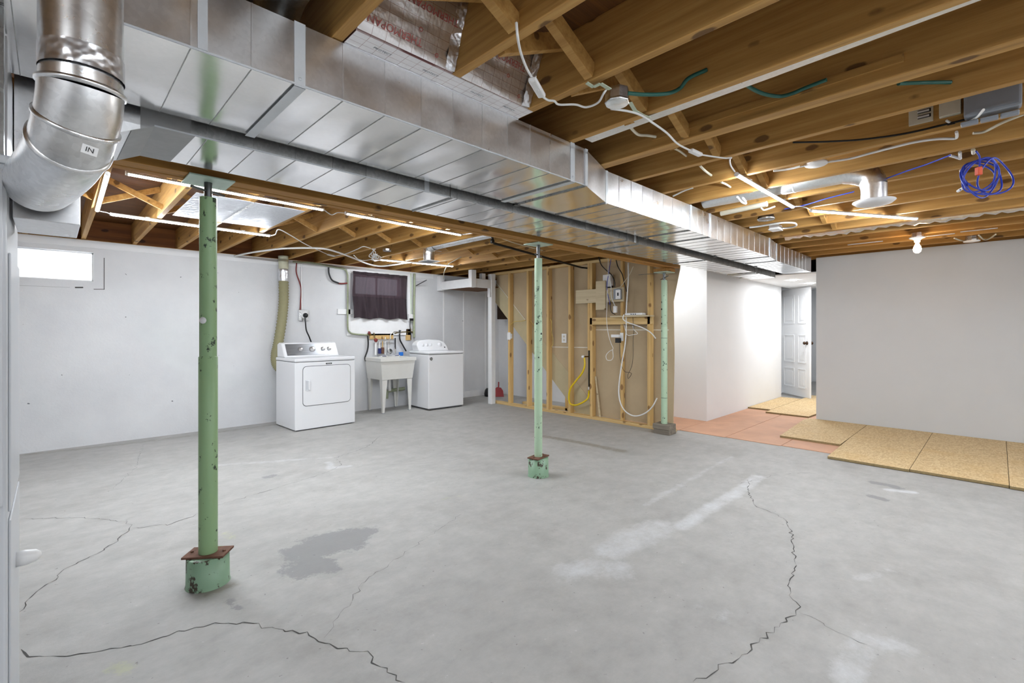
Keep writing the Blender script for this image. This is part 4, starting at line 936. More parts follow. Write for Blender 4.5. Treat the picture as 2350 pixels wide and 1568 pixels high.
# dustpan and black bag behind the post
q = Z(1144, 911); dp = thing('dustpan', 'dark red plastic dustpan propped on the floor behind the white post', 'dustpan', q)
rt2 = RT * .075; fwv = FW
pr = [(-1, 0), (1, 0), (.85, .10), (.45, .155), (-.3, .165), (-.8, .13)]
MB().prism([q + RT * (.10 * a) + Vector((0, 0, b * 1.05 + .001)) + fwv * (b * .3) for a, b in pr], fwv * .02).build('scoop', 'red_plastic', dp, .003)
MB().tube([q + fwv * .05 + Vector((0, 0, .15)), q + fwv * .12 + Vector((0, 0, .26))], .012, 8).build('handle', 'red_plastic', dp)
q = Z(1122, 910); bg = MB().lathe(q + fwv * .02, [(.0, .0), (.085, .0005), (.092, .05), (.075, .12), (.05, .15), (0, .158)], (0, 0, 1), 18).build('dust_bin', 'black_plastic'); tag(bg, 'small black rounded bin on the floor against the white post', 'bin')

# ================================================================== THINGS ON THE STUD PARTITION
def sx(px, py, o=.0): return X(px, py, XS - o)
def pbox(name, x0, y0, x1, y1, th, m, label=None, cat=None, o=0.0, parent=None, bev=.002):
    a, b = sx(x0, y0, o), sx(x1, y1, o)
    ob = MB().box(XS - o - th, XS - o, min(a.y, b.y), max(a.y, b.y), min(a.z, b.z), max(a.z, b.z)).build(name, m, parent, bev)
    if label: tag(ob, label, cat)
    return ob
pbox('cross_board', 1323, 667, 1433, 692, .02, 'pale_board', 'pale board nailed level across the studs under the small wall box', 'board')
pbox('upright_board', 1369, 646, 1391, 711, .02, 'pale_board', 'short upright pale board nailed over the level cross board', 'board', .0205)
wb2 = pbox('switch_box', 1412, 664, 1427, 687, .045, 'plastic_grey', 'grey electrical box with white switch plate on the cross board', 'switch', .0205)
pbox('cover_plate', 1413, 666, 1424, 686, .004, 'plastic_white', None, None, .0656, wb2, .001)
pbox('toggle', 1417, 672, 1419.5, 679, .008, 'black_plastic', None, None, .0696, wb2, 0)
md = thing('modem', 'upright white modem with dark foot hanging behind the cables', 'modem', sx(1392, 664, .02))
a, b = sx(1383, 631, .0), sx(1401, 658, .0)
MB().box(XS + .0, XS + .07, b.y, a.y, b.z, a.z).build('case', 'plastic_white', md, .008)
c_, d_ = sx(1393, 656), sx(1402, 665); MB().box(XS + .01, XS + .06, d_.y, c_.y, d_.z, c_.z).build('foot', 'black_plastic', md, .004)
zsh = X(1445, 728, XS).z
a, b = sx(1401, 729, .07), sx(1491, 722, .07)
tag(MB().box(XS - .085, XS + .04, b.y, a.y, zsh + .0005, zsh + .019).build('shelf_board', 'pale_board', None, .002), 'pale shelf board lying on the blocking between two studs', 'shelf')
ru = thing('router', 'flat white router box resting on the little shelf board', 'router', (XS - .03, sx(1454, 718).y, zsh + .0195))
a, b = sx(1434, 715, .07), sx(1474, 710, .07)
MB().box(XS - .075, XS + .03, b.y, a.y, zsh + .02, zsh + .05).build('case', 'plastic_white', ru, .008)
for i in range(3): yy = b.y + (a.y - b.y) * (.35 + .12 * i); MB().box(XS - .0765, XS - .075, yy, yy + .015, zsh + .028, zsh + .04).build('port', 'black_plastic', ru)
pbox('line_filter', 1410, 703, 1417, 718, .03, 'plastic_white', 'tiny white line filter dangling beside the shelf', 'adapter', .02)
ad = pbox('power_outlet', 1424, 764, 1431, 783, .012, 'plastic_white', 'white outlet on a stud with two plug in adapters', 'outlet', .0005)
pbox('adapter', 1407, 768, 1424, 774.5, .05, 'plastic_white', None, None, .0128, ad)
pbox('adapter', 1416, 776, 1425.5, 787, .045, 'black_plastic', None, None, .0128, ad)
so = pbox('light_switch', 1165, 763, 1172, 780, .012, 'plastic_white', 'white switch plate mounted low on the stud nearest the white post', 'switch', .0005)
pbox('switch_box', 1172, 766, 1176, 777, .03, 'plastic_white', None, None, -.03, so)
q0, q1 = X(1290, 766, xd - .001), X(1301, 787, xd - .001)
du = thing('duplex_outlet', 'white duplex outlet set in the tan drywall between studs', 'outlet', (q0 + q1) / 2)
MB().box(xd - .012, xd - .0055, q1.y, q0.y, q1.z, q0.z).build('cover_plate', 'plastic_white', du, .002)
for k in (.3, .7): zz = q1.z + (q0.z - q1.z) * k; MB().box(xd - .0135, xd - .012, (q0.y + q1.y) / 2 - .016, (q0.y + q1.y) / 2 + .016, zz - .014, zz + .014).build('socket', 'plastic_beige', du, .003)
# gas line
gy_ = 4.035
gp = thing('gas_pipe', 'black iron gas pipe from the joists down beside the doubled stud', 'pipe', (XS + .03, gy_, .42))
g_ = [Z(1130, 545, 2.19), Z(1132, 560, 2.14)]
gl = [Vector((g_[0].x, g_[0].y, 2.22)), Vector((g_[0].x, g_[0].y, 2.15)), Vector((g_[0].x + .03, g_[0].y + .01, 2.135)), Vector((XS - .05, gy_ + .05, 2.125)), Vector((XS + .055, gy_, 2.12)), Vector((XS + .06, gy_, 2.09)), Vector((XS + .06, gy_, .44))]
MB().tube(gl[:4], .013, 12).build('horizontal_run', 'black_iron', gp)
MB().tube(gl[3:], .012, 12).build('drop', 'black_iron', gp)
for p in (gl[1], gl[4]): MB().lathe(p - Vector((0, 0, .02)), [(.0, 0), (.02, 0), (.022, .005), (.022, .035), (.018, .04), (0, .04)], (0, 0, 1), 12).build('elbow_fitting', 'black_iron', gp)
vl = Vector((XS + .06, gy_, .44))
MB().lathe(vl + Vector((0, 0, -.05)), [(0, 0), (.016, 0), (.02, .015), (.02, .04), (.014, .055), (0, .055)], (0, 0, 1), 12).build('shutoff_valve', 'chrome', gp)
vu = sx(1341, 819, .03)
MB().tube([Vector((XS + .06, gy_, vu.z)), vu], .009, 8).build('branch', 'brass', gp)
MB().lathe(vu + Vector((-.01, 0, 0)), [(0, 0), (.02, 0), (.02, .03), (0, .03)], (0, 1, 0), 12).build('valve_knob', 'plastic_white', gp)
cable('gas_hose', [vu + Vector((0, 0, -.012)), sx(1342, 838, .04), sx(1336, 856, .05), sx(1322, 874, .05), sx(1309, 892, .05), sx(1305.5, 912, .05), sx(1309, 927, .05), sx(1322, 930, .05), sx(1337, 924, .045), sx(1349, 914, .03), vl + Vector((0, .0, -.05))], .013, 'gas_yellow', 'bright yellow flexible gas hose looping between the valves on the partition', 'hose', k=8, n=10)
tag(MB().bar(X(1378, 966, XS + .04), X(1367, 864, XS + .07), .02, .012, (1, 0, 0)).build('leaning_stick', 'pale_board'), 'thin pale stick leaning in the stud bay by the gas line', 'stick')
# cables on the partition
def pc(name, pts, r, m, label, o=.03, k=8): return cable(name, [sx(x, y, o if len(q) == 0 else q[0]) for x, y, *q in pts], r, m, label, 'cable', k=k, n=7)
pc('coax_cable', [(1442, 603), (1442, 640), (1440, 670), (1438, 700), (1437, 725), (1437, 760), (1434, 795), (1427, 835), (1422, 870), (1420, 900), (1424, 925), (1436, 945), (1456, 955), (1478, 950), (1496, 935), (1508, 914)], .0085, 'cord_white', 'thick white cable hanging in a long loop to the end post', .05)
pc('coax_cable', [(1432, 722), (1430, 732), (1440, 740), (1460, 747), (1480, 755), (1495, 765), (1505, 777)], .0075, 'cord_white', 'white cable arching from the shelf to the end post', .10)
pc('data_cable', [(1402, 595), (1398, 620), (1394, 645), (1393, 665), (1397, 685), (1400, 700)], .0045, 'cable_blue', 'thin blue cable running down past the white modem', .05)
pc('data_cable', [(1396, 594), (1396, 630), (1402, 650), (1403, 680), (1408, 695), (1413, 705)], .005, 'cord_white', 'thin white cable down to the tiny line filter', .052)
pc('data_cable', [(1374, 590), (1380, 608), (1393, 622), (1404, 632), (1411, 650), (1410, 662)], .0065, 'black_plastic', 'black cable sagging from the joists to the cross board', .01)
pc('data_cable', [(1414, 597), (1418, 612), (1428, 630), (1433, 650), (1438, 670)], .0065, 'black_plastic', 'black cable passing the stud right of the switch box', .012)
pc('data_cable', [(1453, 612), (1445, 630), (1434, 645), (1424, 658), (1410, 664)], .004, 'cable_cream', 'thin cream cable slanting up from the switch box', .03)
pc('data_cable', [(1394, 665), (1393, 700), (1392, 730), (1394, 755), (1398, 775), (1403, 790), (1407, 801), (1398, 807), (1391, 816), (1393, 826), (1402, 827), (1407, 820), (1406, 803)], .004, 'cord_white', 'thin white lead dangling in a small loop beside the adapters', .055)
pc('data_cable', [(1432, 745), (1435, 757), (1440, 769), (1450, 769), (1463, 766), (1455, 757), (1452, 748)], .004, 'cord_white', 'thin white lead doubled back under the shelf', .02)
pc('data_cable', [(1452, 722), (1453, 740), (1455, 760), (1453, 780), (1453, 810), (1451, 835), (1447, 848), (1441, 861), (1442, 869), (1449, 857), (1434, 853), (1427, 840), (1423, 815), (1422, 788)], .0028, 'black_plastic', 'thin dark lead hanging below the router with a knot', .02)
pc('data_cable', [(1401, 690), (1401, 705), (1404, 717), (1412, 722)], .005, 'black_plastic', 'short black lead beside the upright board', .045)
pc('data_cable', [(1172, 763), (1172, 748), (1180, 739), (1198, 737), (1206, 735)], .005, 'wire_yellow', 'yellow house wire from the low switch to the next stud', -.03)
pc('data_cable', [(1214, 733), (1220, 740), (1226, 748)], .005, 'wire_yellow', 'short yellow wire curving out beside the mint post', -.03)
pc('data_cable', [(1259, 730), (1266, 738), (1266, 760), (1269, 780), (1268, 792), (1264, 797)], .005, 'wire_yellow', 'yellow wire hanging beside the middle stud', -.03)
pc('tie_wire', [(1465, 631), (1490, 629), (1530, 627)], .003, 'steel_dark', 'thin steel rod passing behind the end post top', .01)
# cable clips around the end post
for py, zz in ((776, None), (913, None)):
    d3 = Vector((5.28, 2.80, 0)).dot(FW); z_ = H + (CY - py) / FPX * d3
    MB().tube([(5.28, 2.80, z_ - .002), (5.28, 2.80, z_ + .002)], .0378, 24).build('cable_tie', 'black_plastic', p3)

# ================================================================== CEILING ELECTRICS AND BRANCH DUCTS, RIGHT HALF
def cz(pts, z=2.2): return [Z(p[0], p[1], p[2] if len(p) > 2 else z) for p in pts]
def cc(name, pts, r, m, label, cat='cable', z=2.2, k=8): return cable(name, cz(pts, z), r, m, label, cat, k=k, n=8)
def inline_switch(pa, pb, label, z, w_=.03):
    a, b = Z(*pa, z), Z(*pb, z); o = thing('cord_switch', label, 'switch', (a + b) / 2)
    MB().bar(a, b, w_, .018).build('case', 'plastic_white', o, .006)
    c_ = (a + b) / 2; d_ = (b - a).normalized(); MB().obox(c_ - Vector((0, 0, .0095)), d_ * .008, d_.cross(Vector((0, 0, 1))) * .005, (0, 0, .0015)).build('rocker', 'plastic_white', o)
    return a, b
cc('lamp_cord', [(1185, 52, 2.235), (1188, 85), (1195, 120), (1208, 155), (1222, 180)], .0045, 'cord_white', 'white lamp cord hanging from a joist block down to its inline switch', 'cord', 2.19)
inline_switch((1221, 181), (1244, 221), 'white inline cord switch hanging beside the foil board', 2.18, .032)
cc('lamp_cord', [(1244, 221, 2.18), (1258, 230), (1272, 232), (1283, 240), (1320, 240), (1345, 246), (1372, 236), (1385, 215), (1392, 205, 2.21)], .0045, 'cord_white', 'white lamp cord from the inline switch to the octagon box', 'cord', 2.19)
cc('lamp_cord', [(1402, 250, 2.19), (1440, 255), (1470, 264), (1495, 280), (1530, 305), (1555, 330), (1585, 346)], .0048, 'cord_white', 'white lamp cord running from the octagon box to the second switch', 'cord', 2.2)
inline_switch((1584, 345), (1608, 356), 'white inline cord switch beside the first bare joist LED tube', 2.2, .03)
cc('lamp_cord', [(1608, 355), (1640, 360), (1665, 363), (1678, 362), (1675, 366), (1677, 380), (1686, 394)], .0045, 'cord_white', 'white lamp cord ending at the LED tube near the duct', 'cord', 2.205)
cc('lamp_cord', [(1823, 474), (1838, 474), (1850, 477), (1859, 482)], .004, 'cord_white', 'short white link lead between the two right hand LED tubes', 'cord', 2.208)
# octagon box
ob = Z(1416, 232, 2.195); oc = thing('junction_box', 'round galvanized octagon junction box hung between two joists', 'junction box', ob)
MB().lathe(ob, [(0, -.012), (.05, -.012), (.052, -.006), (.05, 0), (.05, .045), (0, .045)], (0, 0, 1), 8, False).build('box', 'galvanized', oc, .002)
MB().lathe(ob, [(0, -.0135), (.045, -.0135), (.045, -.012)], (0, 0, 1), 24).build('cover', 'tin', oc)
for (x0, y0), (x1, y1), (x2, y2), (x3, y3) in (((1346, 190), (1362, 200), (1378, 192), (1400, 205)), ((1446, 235), (1458, 255), (1478, 266), (1490, 270))):
    pts = [Z(x0, y0, 2.221), Z(x1, y1, 2.212), Z(x2, y2, 2.205), Z(x3, y3, 2.205)] if x0 < 1400 else [Z(x0, y0, 2.205), Z(x1, y1, 2.205), Z(x2, y2, 2.215), Z(x3, y3, 2.221)]
    m_ = MB()
    for a, b in zip(pts[:-1], pts[1:]): m_.bar(a, b, .016, .003)
    m_.build('hanger_bracket', 'conduit_pale', oc)
cc('armoured_cable', [(1440, 214, 2.215), (1480, 217, 2.22), (1530, 215, 2.23), (1560, 203, 2.26), (1580, 180, 2.28), (1622, 160, 2.31)], .008, 'cable_green', 'dark green cable from the octagon box into a joist hole')
cc('armoured_cable', [(1702, 186, 2.25), (1725, 203), (1755, 216), (1790, 221), (1820, 214), (1845, 203), (1897, 183)], .008, 'cable_green', 'dark green cable sagging across the bay beyond the tin sheet', z=2.27)
cc('armoured_cable', [(2062, 192, 2.27), (2110, 190), (2150, 189), (2182, 189)], .008, 'cable_green', 'short dark green cable crossing toward the grey enclosure', z=2.29)
cc('house_wire', [(1441, 284), (1450, 296), (1465, 309), (1485, 311), (1505, 314)], .007, 'cable_cream', 'cream cable hooking out of a joist past the tin sheet', z=2.26)
cc('house_wire', [(1548, 341), (1560, 347), (1575, 358)], .006, 'cable_cream', 'short cream cable stub in the third open bay', z=2.28)
w_1 = cc('house_wire', [(1606, 380), (1618, 392), (1633, 403)], .007, 'cable_cream', 'cut cream cable with bare copper ends near the switch cord', z=2.27)
MB().tube(cz([(1633, 403), (1627, 408)], 2.27), .003, 6).tube(cz([(1633, 403), (1637, 406)], 2.27), .003, 6).build('bare_end', 'brass', w_1)
cc('house_wire', [(1655, 418), (1668, 424), (1678, 431)], .007, 'cable_cream', 'short cream cable stub poking from a joist above the duct', z=2.28)
cc('house_wire', [(1545, 450), (1570, 438), (1590, 431)], .006, 'cord_white', 'white cable rising from behind the duct to a joist', z=2.225)
# white cable and oval fixture
cc('house_wire', [(1775, 392), (1810, 388), (1848, 379)], .007, 'cord_white', 'white cable entering the oval ceiling fixture', z=2.24)
cc('house_wire', [(1898, 372), (1950, 364), (2000, 351), (2050, 338), (2100, 326), (2150, 319), (2190, 318), (2196, 312), (2195, 303)], .007, 'cord_white', 'long white cable stapled along a joist from the oval fixture', z=2.26)
ov = Z(1873, 378, 2.24); fx = thing('ceiling_fixture', 'flat oval white ceiling fixture in the cable run', 'fixture', ov)
MB().lathe(ov, [(0, -.008), (.05, -.006), (.06, 0), (.058, .012), (0, .014)], (0, 0, 1), 24).build('disc', 'plastic_white', fx)
MB().box(ov.x - .045, ov.x - .02, ov.y + .03, ov.y + .075, 2.236, 2.262).build('terminal', 'galvanized', fx)
cc('house_wire', [(2233, 306), (2260, 302), (2300, 282), (2350, 262)], .007, 'cable_cream', 'cream cable slanting across the bay toward the right edge', z=2.28)
cc('thin_wire', [(1820, 327), (1900, 325), (1980, 320), (2080, 306), (2180, 283), (2290, 257)], .005, 'black_iron', 'thin black wire stapled the length of one joist', z=2.25)
# electrical boards on the joist face
XE = 3.158 - .038
def ebox(name, x0, y0, x1, y1, th, m, label=None, cat=None, parent=None, o=0.0, bev=.002):
    a, b = X(x0, y0, XE), X(x1, y1, XE); z0, z1 = sorted((a.z, b.z)); y0_, y1_ = sorted((a.y, b.y))
    ob_ = MB().box(XE - th - o, XE - o - .0005, y0_, y1_, max(z0, ZJ + .006), min(z1, ZT - .01)).build(name, m, parent, bev)
    if label: tag(ob_, label, cat)
    return ob_, y0_, y1_, z0, z1
eb, y0_, y1_, z0_, z1_ = ebox('terminal_board', 2086, 246, 2142, 278, .012, 'plastic_beige', 'beige terminal board with black screw strips on a joist', 'terminal board')
for r_ in range(3):
    zz = max(z0_, ZJ) + .022 + r_ * .026
    MB().box(XE - .017, XE - .0125, y0_ + .008, y1_ - .035, zz, zz + .016).build('terminal_strip', 'black_plastic', eb)
    for k in range(6):
        yy = y0_ + .014 + k * (y1_ - y0_ - .055) / 5.2
        MB().box(XE - .0185, XE - .0172, yy, yy + .009, zz + .003, zz + .012).build('screw', 'plastic_white', eb)
ea, y0_, y1_, z0_, z1_ = ebox('alarm_module', 2156, 232, 2206, 262, .03, 'plastic_beige', 'beige plastic module next to the terminal board', 'module')
MB().box(XE - .032, XE - .0305, y0_ + .02, y1_ - .03, ZJ + .008, ZJ + .018).build('connector', 'black_plastic', ea)
eg, y0_, y1_, z0_, z1_ = ebox('enclosure', 2213, 200, 2345, 250, .07, 'plastic_grey', 'grey plastic utility enclosure with lugs at the joist', 'enclosure', None, 0, .01)
for k in (.2, .55, .9): yy = y0_ + (y1_ - y0_) * k; MB().box(XE - .045, XE - .01, yy - .03, yy + .03, ZJ - .012, ZJ + .005).build('lug', 'plastic_grey', eg, .004)
MB().box(XE - .074, XE - .0705, y0_ + .02, y1_ - .02, ZJ + .03, ZJ + .04).build('lid_edge', 'plastic_grey', eg)
cc('thin_wire', [(2172, 277, 2.26), (2185, 283, 2.25), (2210, 285), (2240, 270), (2257, 252, 2.22)], .0055, 'cord_white', 'thin white wire looping under the grey enclosure', z=2.235)
# blue cable and coil
cc('data_cable', [(1800, 480, 2.22), (1850, 470), (1900, 455), (1960, 440, 2.215)], .0045, 'cable_blue', 'blue cable running along the round branch duct', z=2.215)
cc('data_cable', [(2034, 410), (2080, 393), (2130, 376), (2181, 356)], .0045, 'cable_blue', 'blue cable slanting up from the vent elbow', z=2.215)
for pts, lb in (([(2180, 357), (2192, 360), (2204, 364)], 'white cable loop stapled under a joist where the blue cable ends'), ([(2203, 350), (2203, 364)], 'short white cable drop between two joists beside the blue cable')):
    cc('house_wire', pts, .008, 'cord_white', lb, z=2.23)
cc('house_wire', [(2233, 343), (2234, 352)], .009, 'cable_cream', 'short cream cable drop above the blue coil', z=2.23)
cc('house_wire', [(2206, 390), (2207, 402)], .009, 'cord_white', 'short white cable drop left of the blue coil', z=2.23)
cl = Z(2262, 408, 2.10); clt = Z(2246, 393, 2.12)
co = thing('cable_coil', 'hanging coil of bright blue network cable tied with an orange clip', 'cable coil', cl)
dpt = (cl - C0).dot(FW); rr = 43 / FPX * dpt
for k in range(6):
    ax = RT * 1.0; jx, jz = R_.uniform(-.012, .012), R_.uniform(-.008, .008); rk = rr * R_.uniform(.78, 1.05); sq = R_.uniform(.9, 1.12)
    top = cl + Vector((0, 0, rr * .95))
    pts = []
    for i in range(41):
        t_ = 2 * math.pi * i / 40 + math.pi / 2 + .35
        pts.append(top + RT * (jx * 3 + rk * math.cos(t_) * sq) + Vector((0, 0, rk * (math.sin(t_) - 1) )) + FW * (.012 * k - .03 + .02 * math.sin(t_ * 2 + k)))
    MB().tube(pts, .0045, 8).build('loop', 'cable_blue', co)
MB().obox(clt + RT * .0, RT * .012, Vector((0, 0, .022)), FW * .012).build('clip', 'tie_orange', co, .004)
MB().tube(spline([Z(2240, 347, 2.225), Z(2248, 360, 2.2), Z(2248, 380, 2.15), clt], 6), .0045, 8).build('lead', 'cable_blue', co)
MB().tube(spline([clt + Vector((0, 0, -.07)) - RT * .05, Z(2216, 428, 2.09), Z(2203, 436, 2.08)], 5), .0045, 8).build('tail', 'cable_blue', co)
MB().tube([Z(2216, 428, 2.09), Z(2198, 439, 2.08)], .0085, 8).build('boot', 'plastic_white', co)
# round branch duct with ceiling register
zr = 2.235
ra = [Z(1625, 472, zr + .03), Z(1640, 470, zr + .03)]
e0 = Z(1975, 405, zr + .02)
xr_ = e0.x
brd = thing('branch_duct', 'round galvanized branch duct ending in an elbow and round white vent', 'duct', (xr_, e0.y, 2.05))
yA, yB = Z(1622, 475, zr).y, Z(1795, 445, zr).y
xa_ = Z(1700, 462, zr).x
MB().tube([(xr_ - .01, 1.66, zr + .062), (xr_ - .005, yB - .02, zr + .062)], .062, 28).build('pipe_section', 'tin', brd)
MB().tube([(xr_, yB, zr + .062), (xr_, e0.y + .06, zr + .062)], .066, 28).build('pipe_section', 'tin', brd)
el = spline([(xr_, e0.y + .08, zr + .062), (xr_, e0.y + .01, zr + .04), (xr_, e0.y - .05, zr + .0), (xr_, e0.y - .07, zr - .06)], 5)
MB().tube(el, .072, 28, False).build('elbow', 'pipe_metal', brd)
MB().tube([(xr_, e0.y - .07, zr - .05), (xr_, e0.y - .07, zr - .165)], .070, 28, False).build('drop_pipe', 'pipe_metal', brd)
MB().lathe((xr_, e0.y - .07, zr - .18), [(.0, .004), (.05, .0), (.095, .005), (.115, .022), (.114, .025), (.072, .03), (.07, .024)], (0, 0, 1), 32).build('vent_plate', 'paint_white', brd)
for t_ in (.25, .6): yy = 1.6 + (e0.y - 1.6) * t_; MB().tube([(xr_, yy, zr + .062), (xr_, yy - .008, zr + .062)], .068, 28).build('clamp_band', 'strap_metal', brd)
# small pale pipe under the next joist and a loop of cable
tag(MB().tube(cz([(1655, 490), (1760, 468)], 2.21), .02, 14).build('drain_pipe', 'plastic_beige'), 'short pale plastic pipe alongside the round branch duct', 'pipe')
cc('house_wire', [(1692, 452, 2.2), (1702, 464, 2.18), (1712, 467, 2.18), (1706, 455, 2.2)], .007, 'cord_white', 'white cable loop over the round branch duct', z=2.19)
cc('house_wire', [(1745, 475, 2.2), (1752, 482), (1762, 480), (1778, 474, 2.21)], .006, 'cord_white', 'white cable loop hanging under the pale pipe', z=2.19)
nb = Z(1780, 524, 2.19); jb = thing('junction_box', 'small white junction box hanging under the dark joists near the duct', 'junction box', nb)
MB().box(nb.x - .06, nb.x + .06, nb.y - .04, nb.y + .04, 2.175, 2.215).build('box', 'plastic_white', jb, .006)
MB().box(nb.x - .065, nb.x + .065, nb.y - .045, nb.y + .045, 2.170, 2.1755).build('cover', 'plastic_white', jb, .002)
cc('house_wire', [(1795, 524, 2.19), (1815, 522), (1827, 518), (1822, 512), (1790, 512), (1740, 520), (1720, 522)], .008, 'cord_white', 'white cable bowing out of the small junction box', z=2.2)
tag(MB().lathe(Z(1758, 503, 2.215), [(0, -.01), (.065, -.008), (.07, 0), (.06, .03), (0, .032)], (0, 0, 1), 20).build('damper_cap', 'galvanized_dark'), 'round dark metal cap between the joists near the duct', 'metal cap')
# foil wrapped flexible duct in the far bay
xf = 5.72
fp = []; fr = []
for i in range(120):
    yy = 1.62 - i * .035; fp.append((xf + .01 * math.sin(i * .7), yy, 2.30 + .008 * math.sin(i * .31))); fr.append(.075 + .009 * math.sin(i * 2.1) + R_.uniform(-.004, .004))
fd = tag(MB().tube(fp, fr, 18).build('flex_duct', 'foil'), 'crinkled silver foil flexible duct lying in the far joist bay', 'duct')
# bare bulb and lampholders
bp_ = Z(2105, 545, 2.185)
lh = thing('bare_bulb', 'glowing warm bare bulb in a white porcelain lampholder by the grey wall', 'lamp', bp_)
MB().lathe(bp_, [(.0, .045), (.05, .045), (.052, .01), (.052, .0)], (0, 0, 1), 8, False).build('junction_box', 'galvanized', lh)
MB().lathe(bp_, [(.065, 0), (.066, -.008), (.04, -.016), (.026, -.03), (.024, -.05), (.0, -.05)], (0, 0, 1), 28).build('lampholder', 'plastic_white', lh)
MB().lathe(bp_ + Vector((0, 0, -.05)), [(.014, 0), (.016, -.02), (.028, -.045), (.034, -.07), (.028, -.095), (.012, -.108), (0, -.11)], (0, 0, 1), 24).build('bulb', 'bulb_glass', lh)
bp2 = Z(2230, 553, 2.185)
l2 = thing('lampholder', 'empty round lampholder box on the joists above the grey wall', 'lampholder', bp2)
MB().lathe(bp2, [(0, .05), (.05, .05), (.052, .0), (.045, -.002)], (0, 0, 1), 8, False).build('junction_box', 'galvanized', l2)
MB().lathe(bp2, [(.066, 0), (.066, -.008), (.03, -.014), (0, -.014)], (0, 0, 1), 28).build('holder', 'plastic_white', l2)
cc('house_wire', [(2190, 547), (2205, 552), (2216, 553)], .007, 'cable_cream', 'cream cable entering the empty lampholder box', z=2.2)
cc('house_wire', [(2246, 540), (2258, 550), (2270, 548), (2285, 538)], .007, 'cable_cream', 'cream cable looping beside the empty lampholder box', z=2.21)
for px, py, w_, lb in ((1985, 557, .16, 'pale metal mending plate on the orange joist above the grey wall'), (2155, 539, .12, 'small pale strip tacked to the joist right of the bare bulb'), (2246, 527, .13, 'pale strip tacked high above the empty lampholder')):
    q = Z(px, py, 2.226); tag(MB().box(q.x - .012, q.x + .012, q.y - w_, q.y + w_, 2.2185, 2.2245).build('mending_plate', 'tin', None, .001), lb, 'metal plate')

# ================================================================== LEFT HALF OF THE CEILING
cc('plastic_pipe', [(538, 588, 2.195), (570, 581), (610, 575), (660, 570), (735, 570), (775, 579), (810, 592), (845, 606), (872, 611), (905, 608), (940, 603), (985, 604), (1010, 607)], .011, 'cord_white', 'thick white plastic water line arching under the joists above the dryer', 'pipe', 2.195)
cc('lamp_cord', [(622, 541, 2.208), (632, 538), (640, 527), (668, 541), (700, 560), (730, 574), (752, 584)], .005, 'cord_white', 'white cord from the tube by the foil sheet to its small switch', 'cord', 2.2)
inline_switch((752, 584), (768, 588), 'small white inline switch hanging above the dryer', 2.2, .03)
cc('lamp_cord', [(768, 588), (795, 582), (820, 572), (834, 566), (850, 570)], .005, 'cord_white', 'white cord running from the small switch to the tangled leads', 'cord', 2.2)
cc('lamp_cord', [(744, 482), (752, 488), (762, 493), (775, 488), (790, 489)], .004, 'cord_white', 'short drooping white link between two tubes along the beam', 'cord', 2.205)
cc('lamp_cord', [(225, 484), (235, 486), (245, 488), (252, 491)], .004, 'cord_white', 'short white link lead between tubes beside the flue pipe', 'cord', 2.206)
tg = thing('cord_tangle', 'tangle of thin white leads hanging beside the LED tube at the window', 'cord', Z(860, 585, 2.14))
for k in range(4):
    pts = [Z(853 + 3 * k, 571, 2.215), Z(862 - 5 * k, 580 + 3 * k, 2.17), Z(857 + 6 * k, 592, 2.13), Z(866 - 3 * k, 583, 2.16), Z(852 + 2 * k, 596 + k, 2.13), Z(868 + k, 597, 2.19)]
    MB().tube(spline(pts, 8), .0042, 7).build('lead', 'cord_white', tg)
cc('lamp_cord', [(812, 586), (822, 595), (836, 598), (850, 596), (868, 594)], .005, 'cord_white', 'white lead dipping left of the tube at the window', 'cord', 2.18)
cc('house_wire', [(1058, 590, 2.2), (1045, 597), (1030, 606), (1020, 622), (1017, 641)], .006, 'cable_cream', 'cream cable hanging into the white bulkhead frame', z=2.15)
cc('house_wire', [(1055, 539, 2.209), (1072, 537, 2.218), (1085, 535, 2.2255)], .006, 'cord_white', 'short white lead at the end of the tube along the beam', z=2.21)
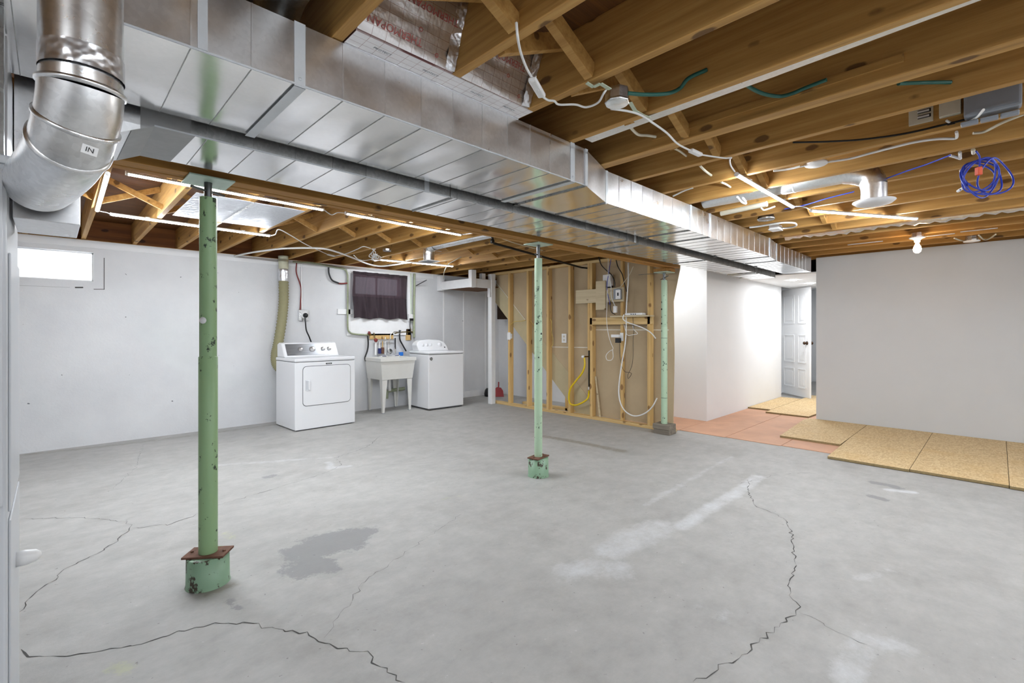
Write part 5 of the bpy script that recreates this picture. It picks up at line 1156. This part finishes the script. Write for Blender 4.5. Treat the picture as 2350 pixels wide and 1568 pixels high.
cc('house_wire', [(1140, 543, 2.21), (1175, 556), (1210, 566), (1245, 575)], .005, 'cable_cream', 'thin cable following the black gas pipe under the beam', z=2.18)
# round branch duct and register above the window
rb = Z(918, 580, 2.16); br2 = thing('branch_duct', 'round galvanized branch duct with a square register above the laundry tub', 'duct', (rb.x, rb.y, 2.08))
xq = 3.375
MB().tube([(xq, 3.0, 2.30), (xq, rb.y - .08, 2.30)], .065, 26).build('pipe_section', 'pipe_metal', br2)
MB().tube(spline([(xq, rb.y - .1, 2.30), (xq, rb.y - .02, 2.295), (xq, rb.y + .03, 2.25), (xq, rb.y + .04, 2.2)], 5), .070, 26, False).build('elbow', 'pipe_metal', br2)
MB().tube([(xq, rb.y + .04, 2.21), (xq, rb.y + .04, 2.11)], .068, 26, False).build('drop_pipe', 'pipe_metal', br2)
MB().box(xq - .09, xq + .09, rb.y - .06, rb.y + .14, 2.10, 2.112).build('register_plate', 'paint_white', br2, .003)
for k in range(5): MB().box(xq - .08, xq + .08, rb.y - .045 + k * .036, rb.y - .03 + k * .036, 2.097, 2.10).build('louvre', 'plastic_grey', br2)
MB().box(xq - .10, xq + .10, rb.y - .09, rb.y - .085, 2.222, 2.224).build('hanger_strap', 'strap_metal', br2)
lb2 = Z(888, 575, 2.2); jb2 = thing('junction_box', 'small steel junction box on the joists beside the window branch duct', 'junction box', lb2)
MB().lathe(lb2, [(0, -.01), (.05, -.01), (.05, .02), (0, .02)], (0, 0, 1), 8, False).build('box', 'galvanized', jb2, .002)
# fold-out arm on the laundry wall
fa2 = thing('drying_arm', 'thin folding metal drying arm fixed right of the window', 'drying rack', yb(955, 655, 6.82))
MB().tube([yb(955, 656, 6.835), Y(979, 643, 6.55)], .008, 8).build('arm', 'steel_dark', fa2)
for o_ in (0, 5): MB().tube([yb(951, 640 + o_ * .8, 6.835), Y(979, 643, 6.55)], .004, 6).build('stay', 'paint_white', fa2)
# tacked wire along the rim and dark putty at the joist ends
cc('thin_wire', [(66, 500, 2.30), (120, 508, 2.30), (186, 519, 2.30)], .003, 'cable_cream', 'thin pale wire strung between joist ends by the window', z=2.30)
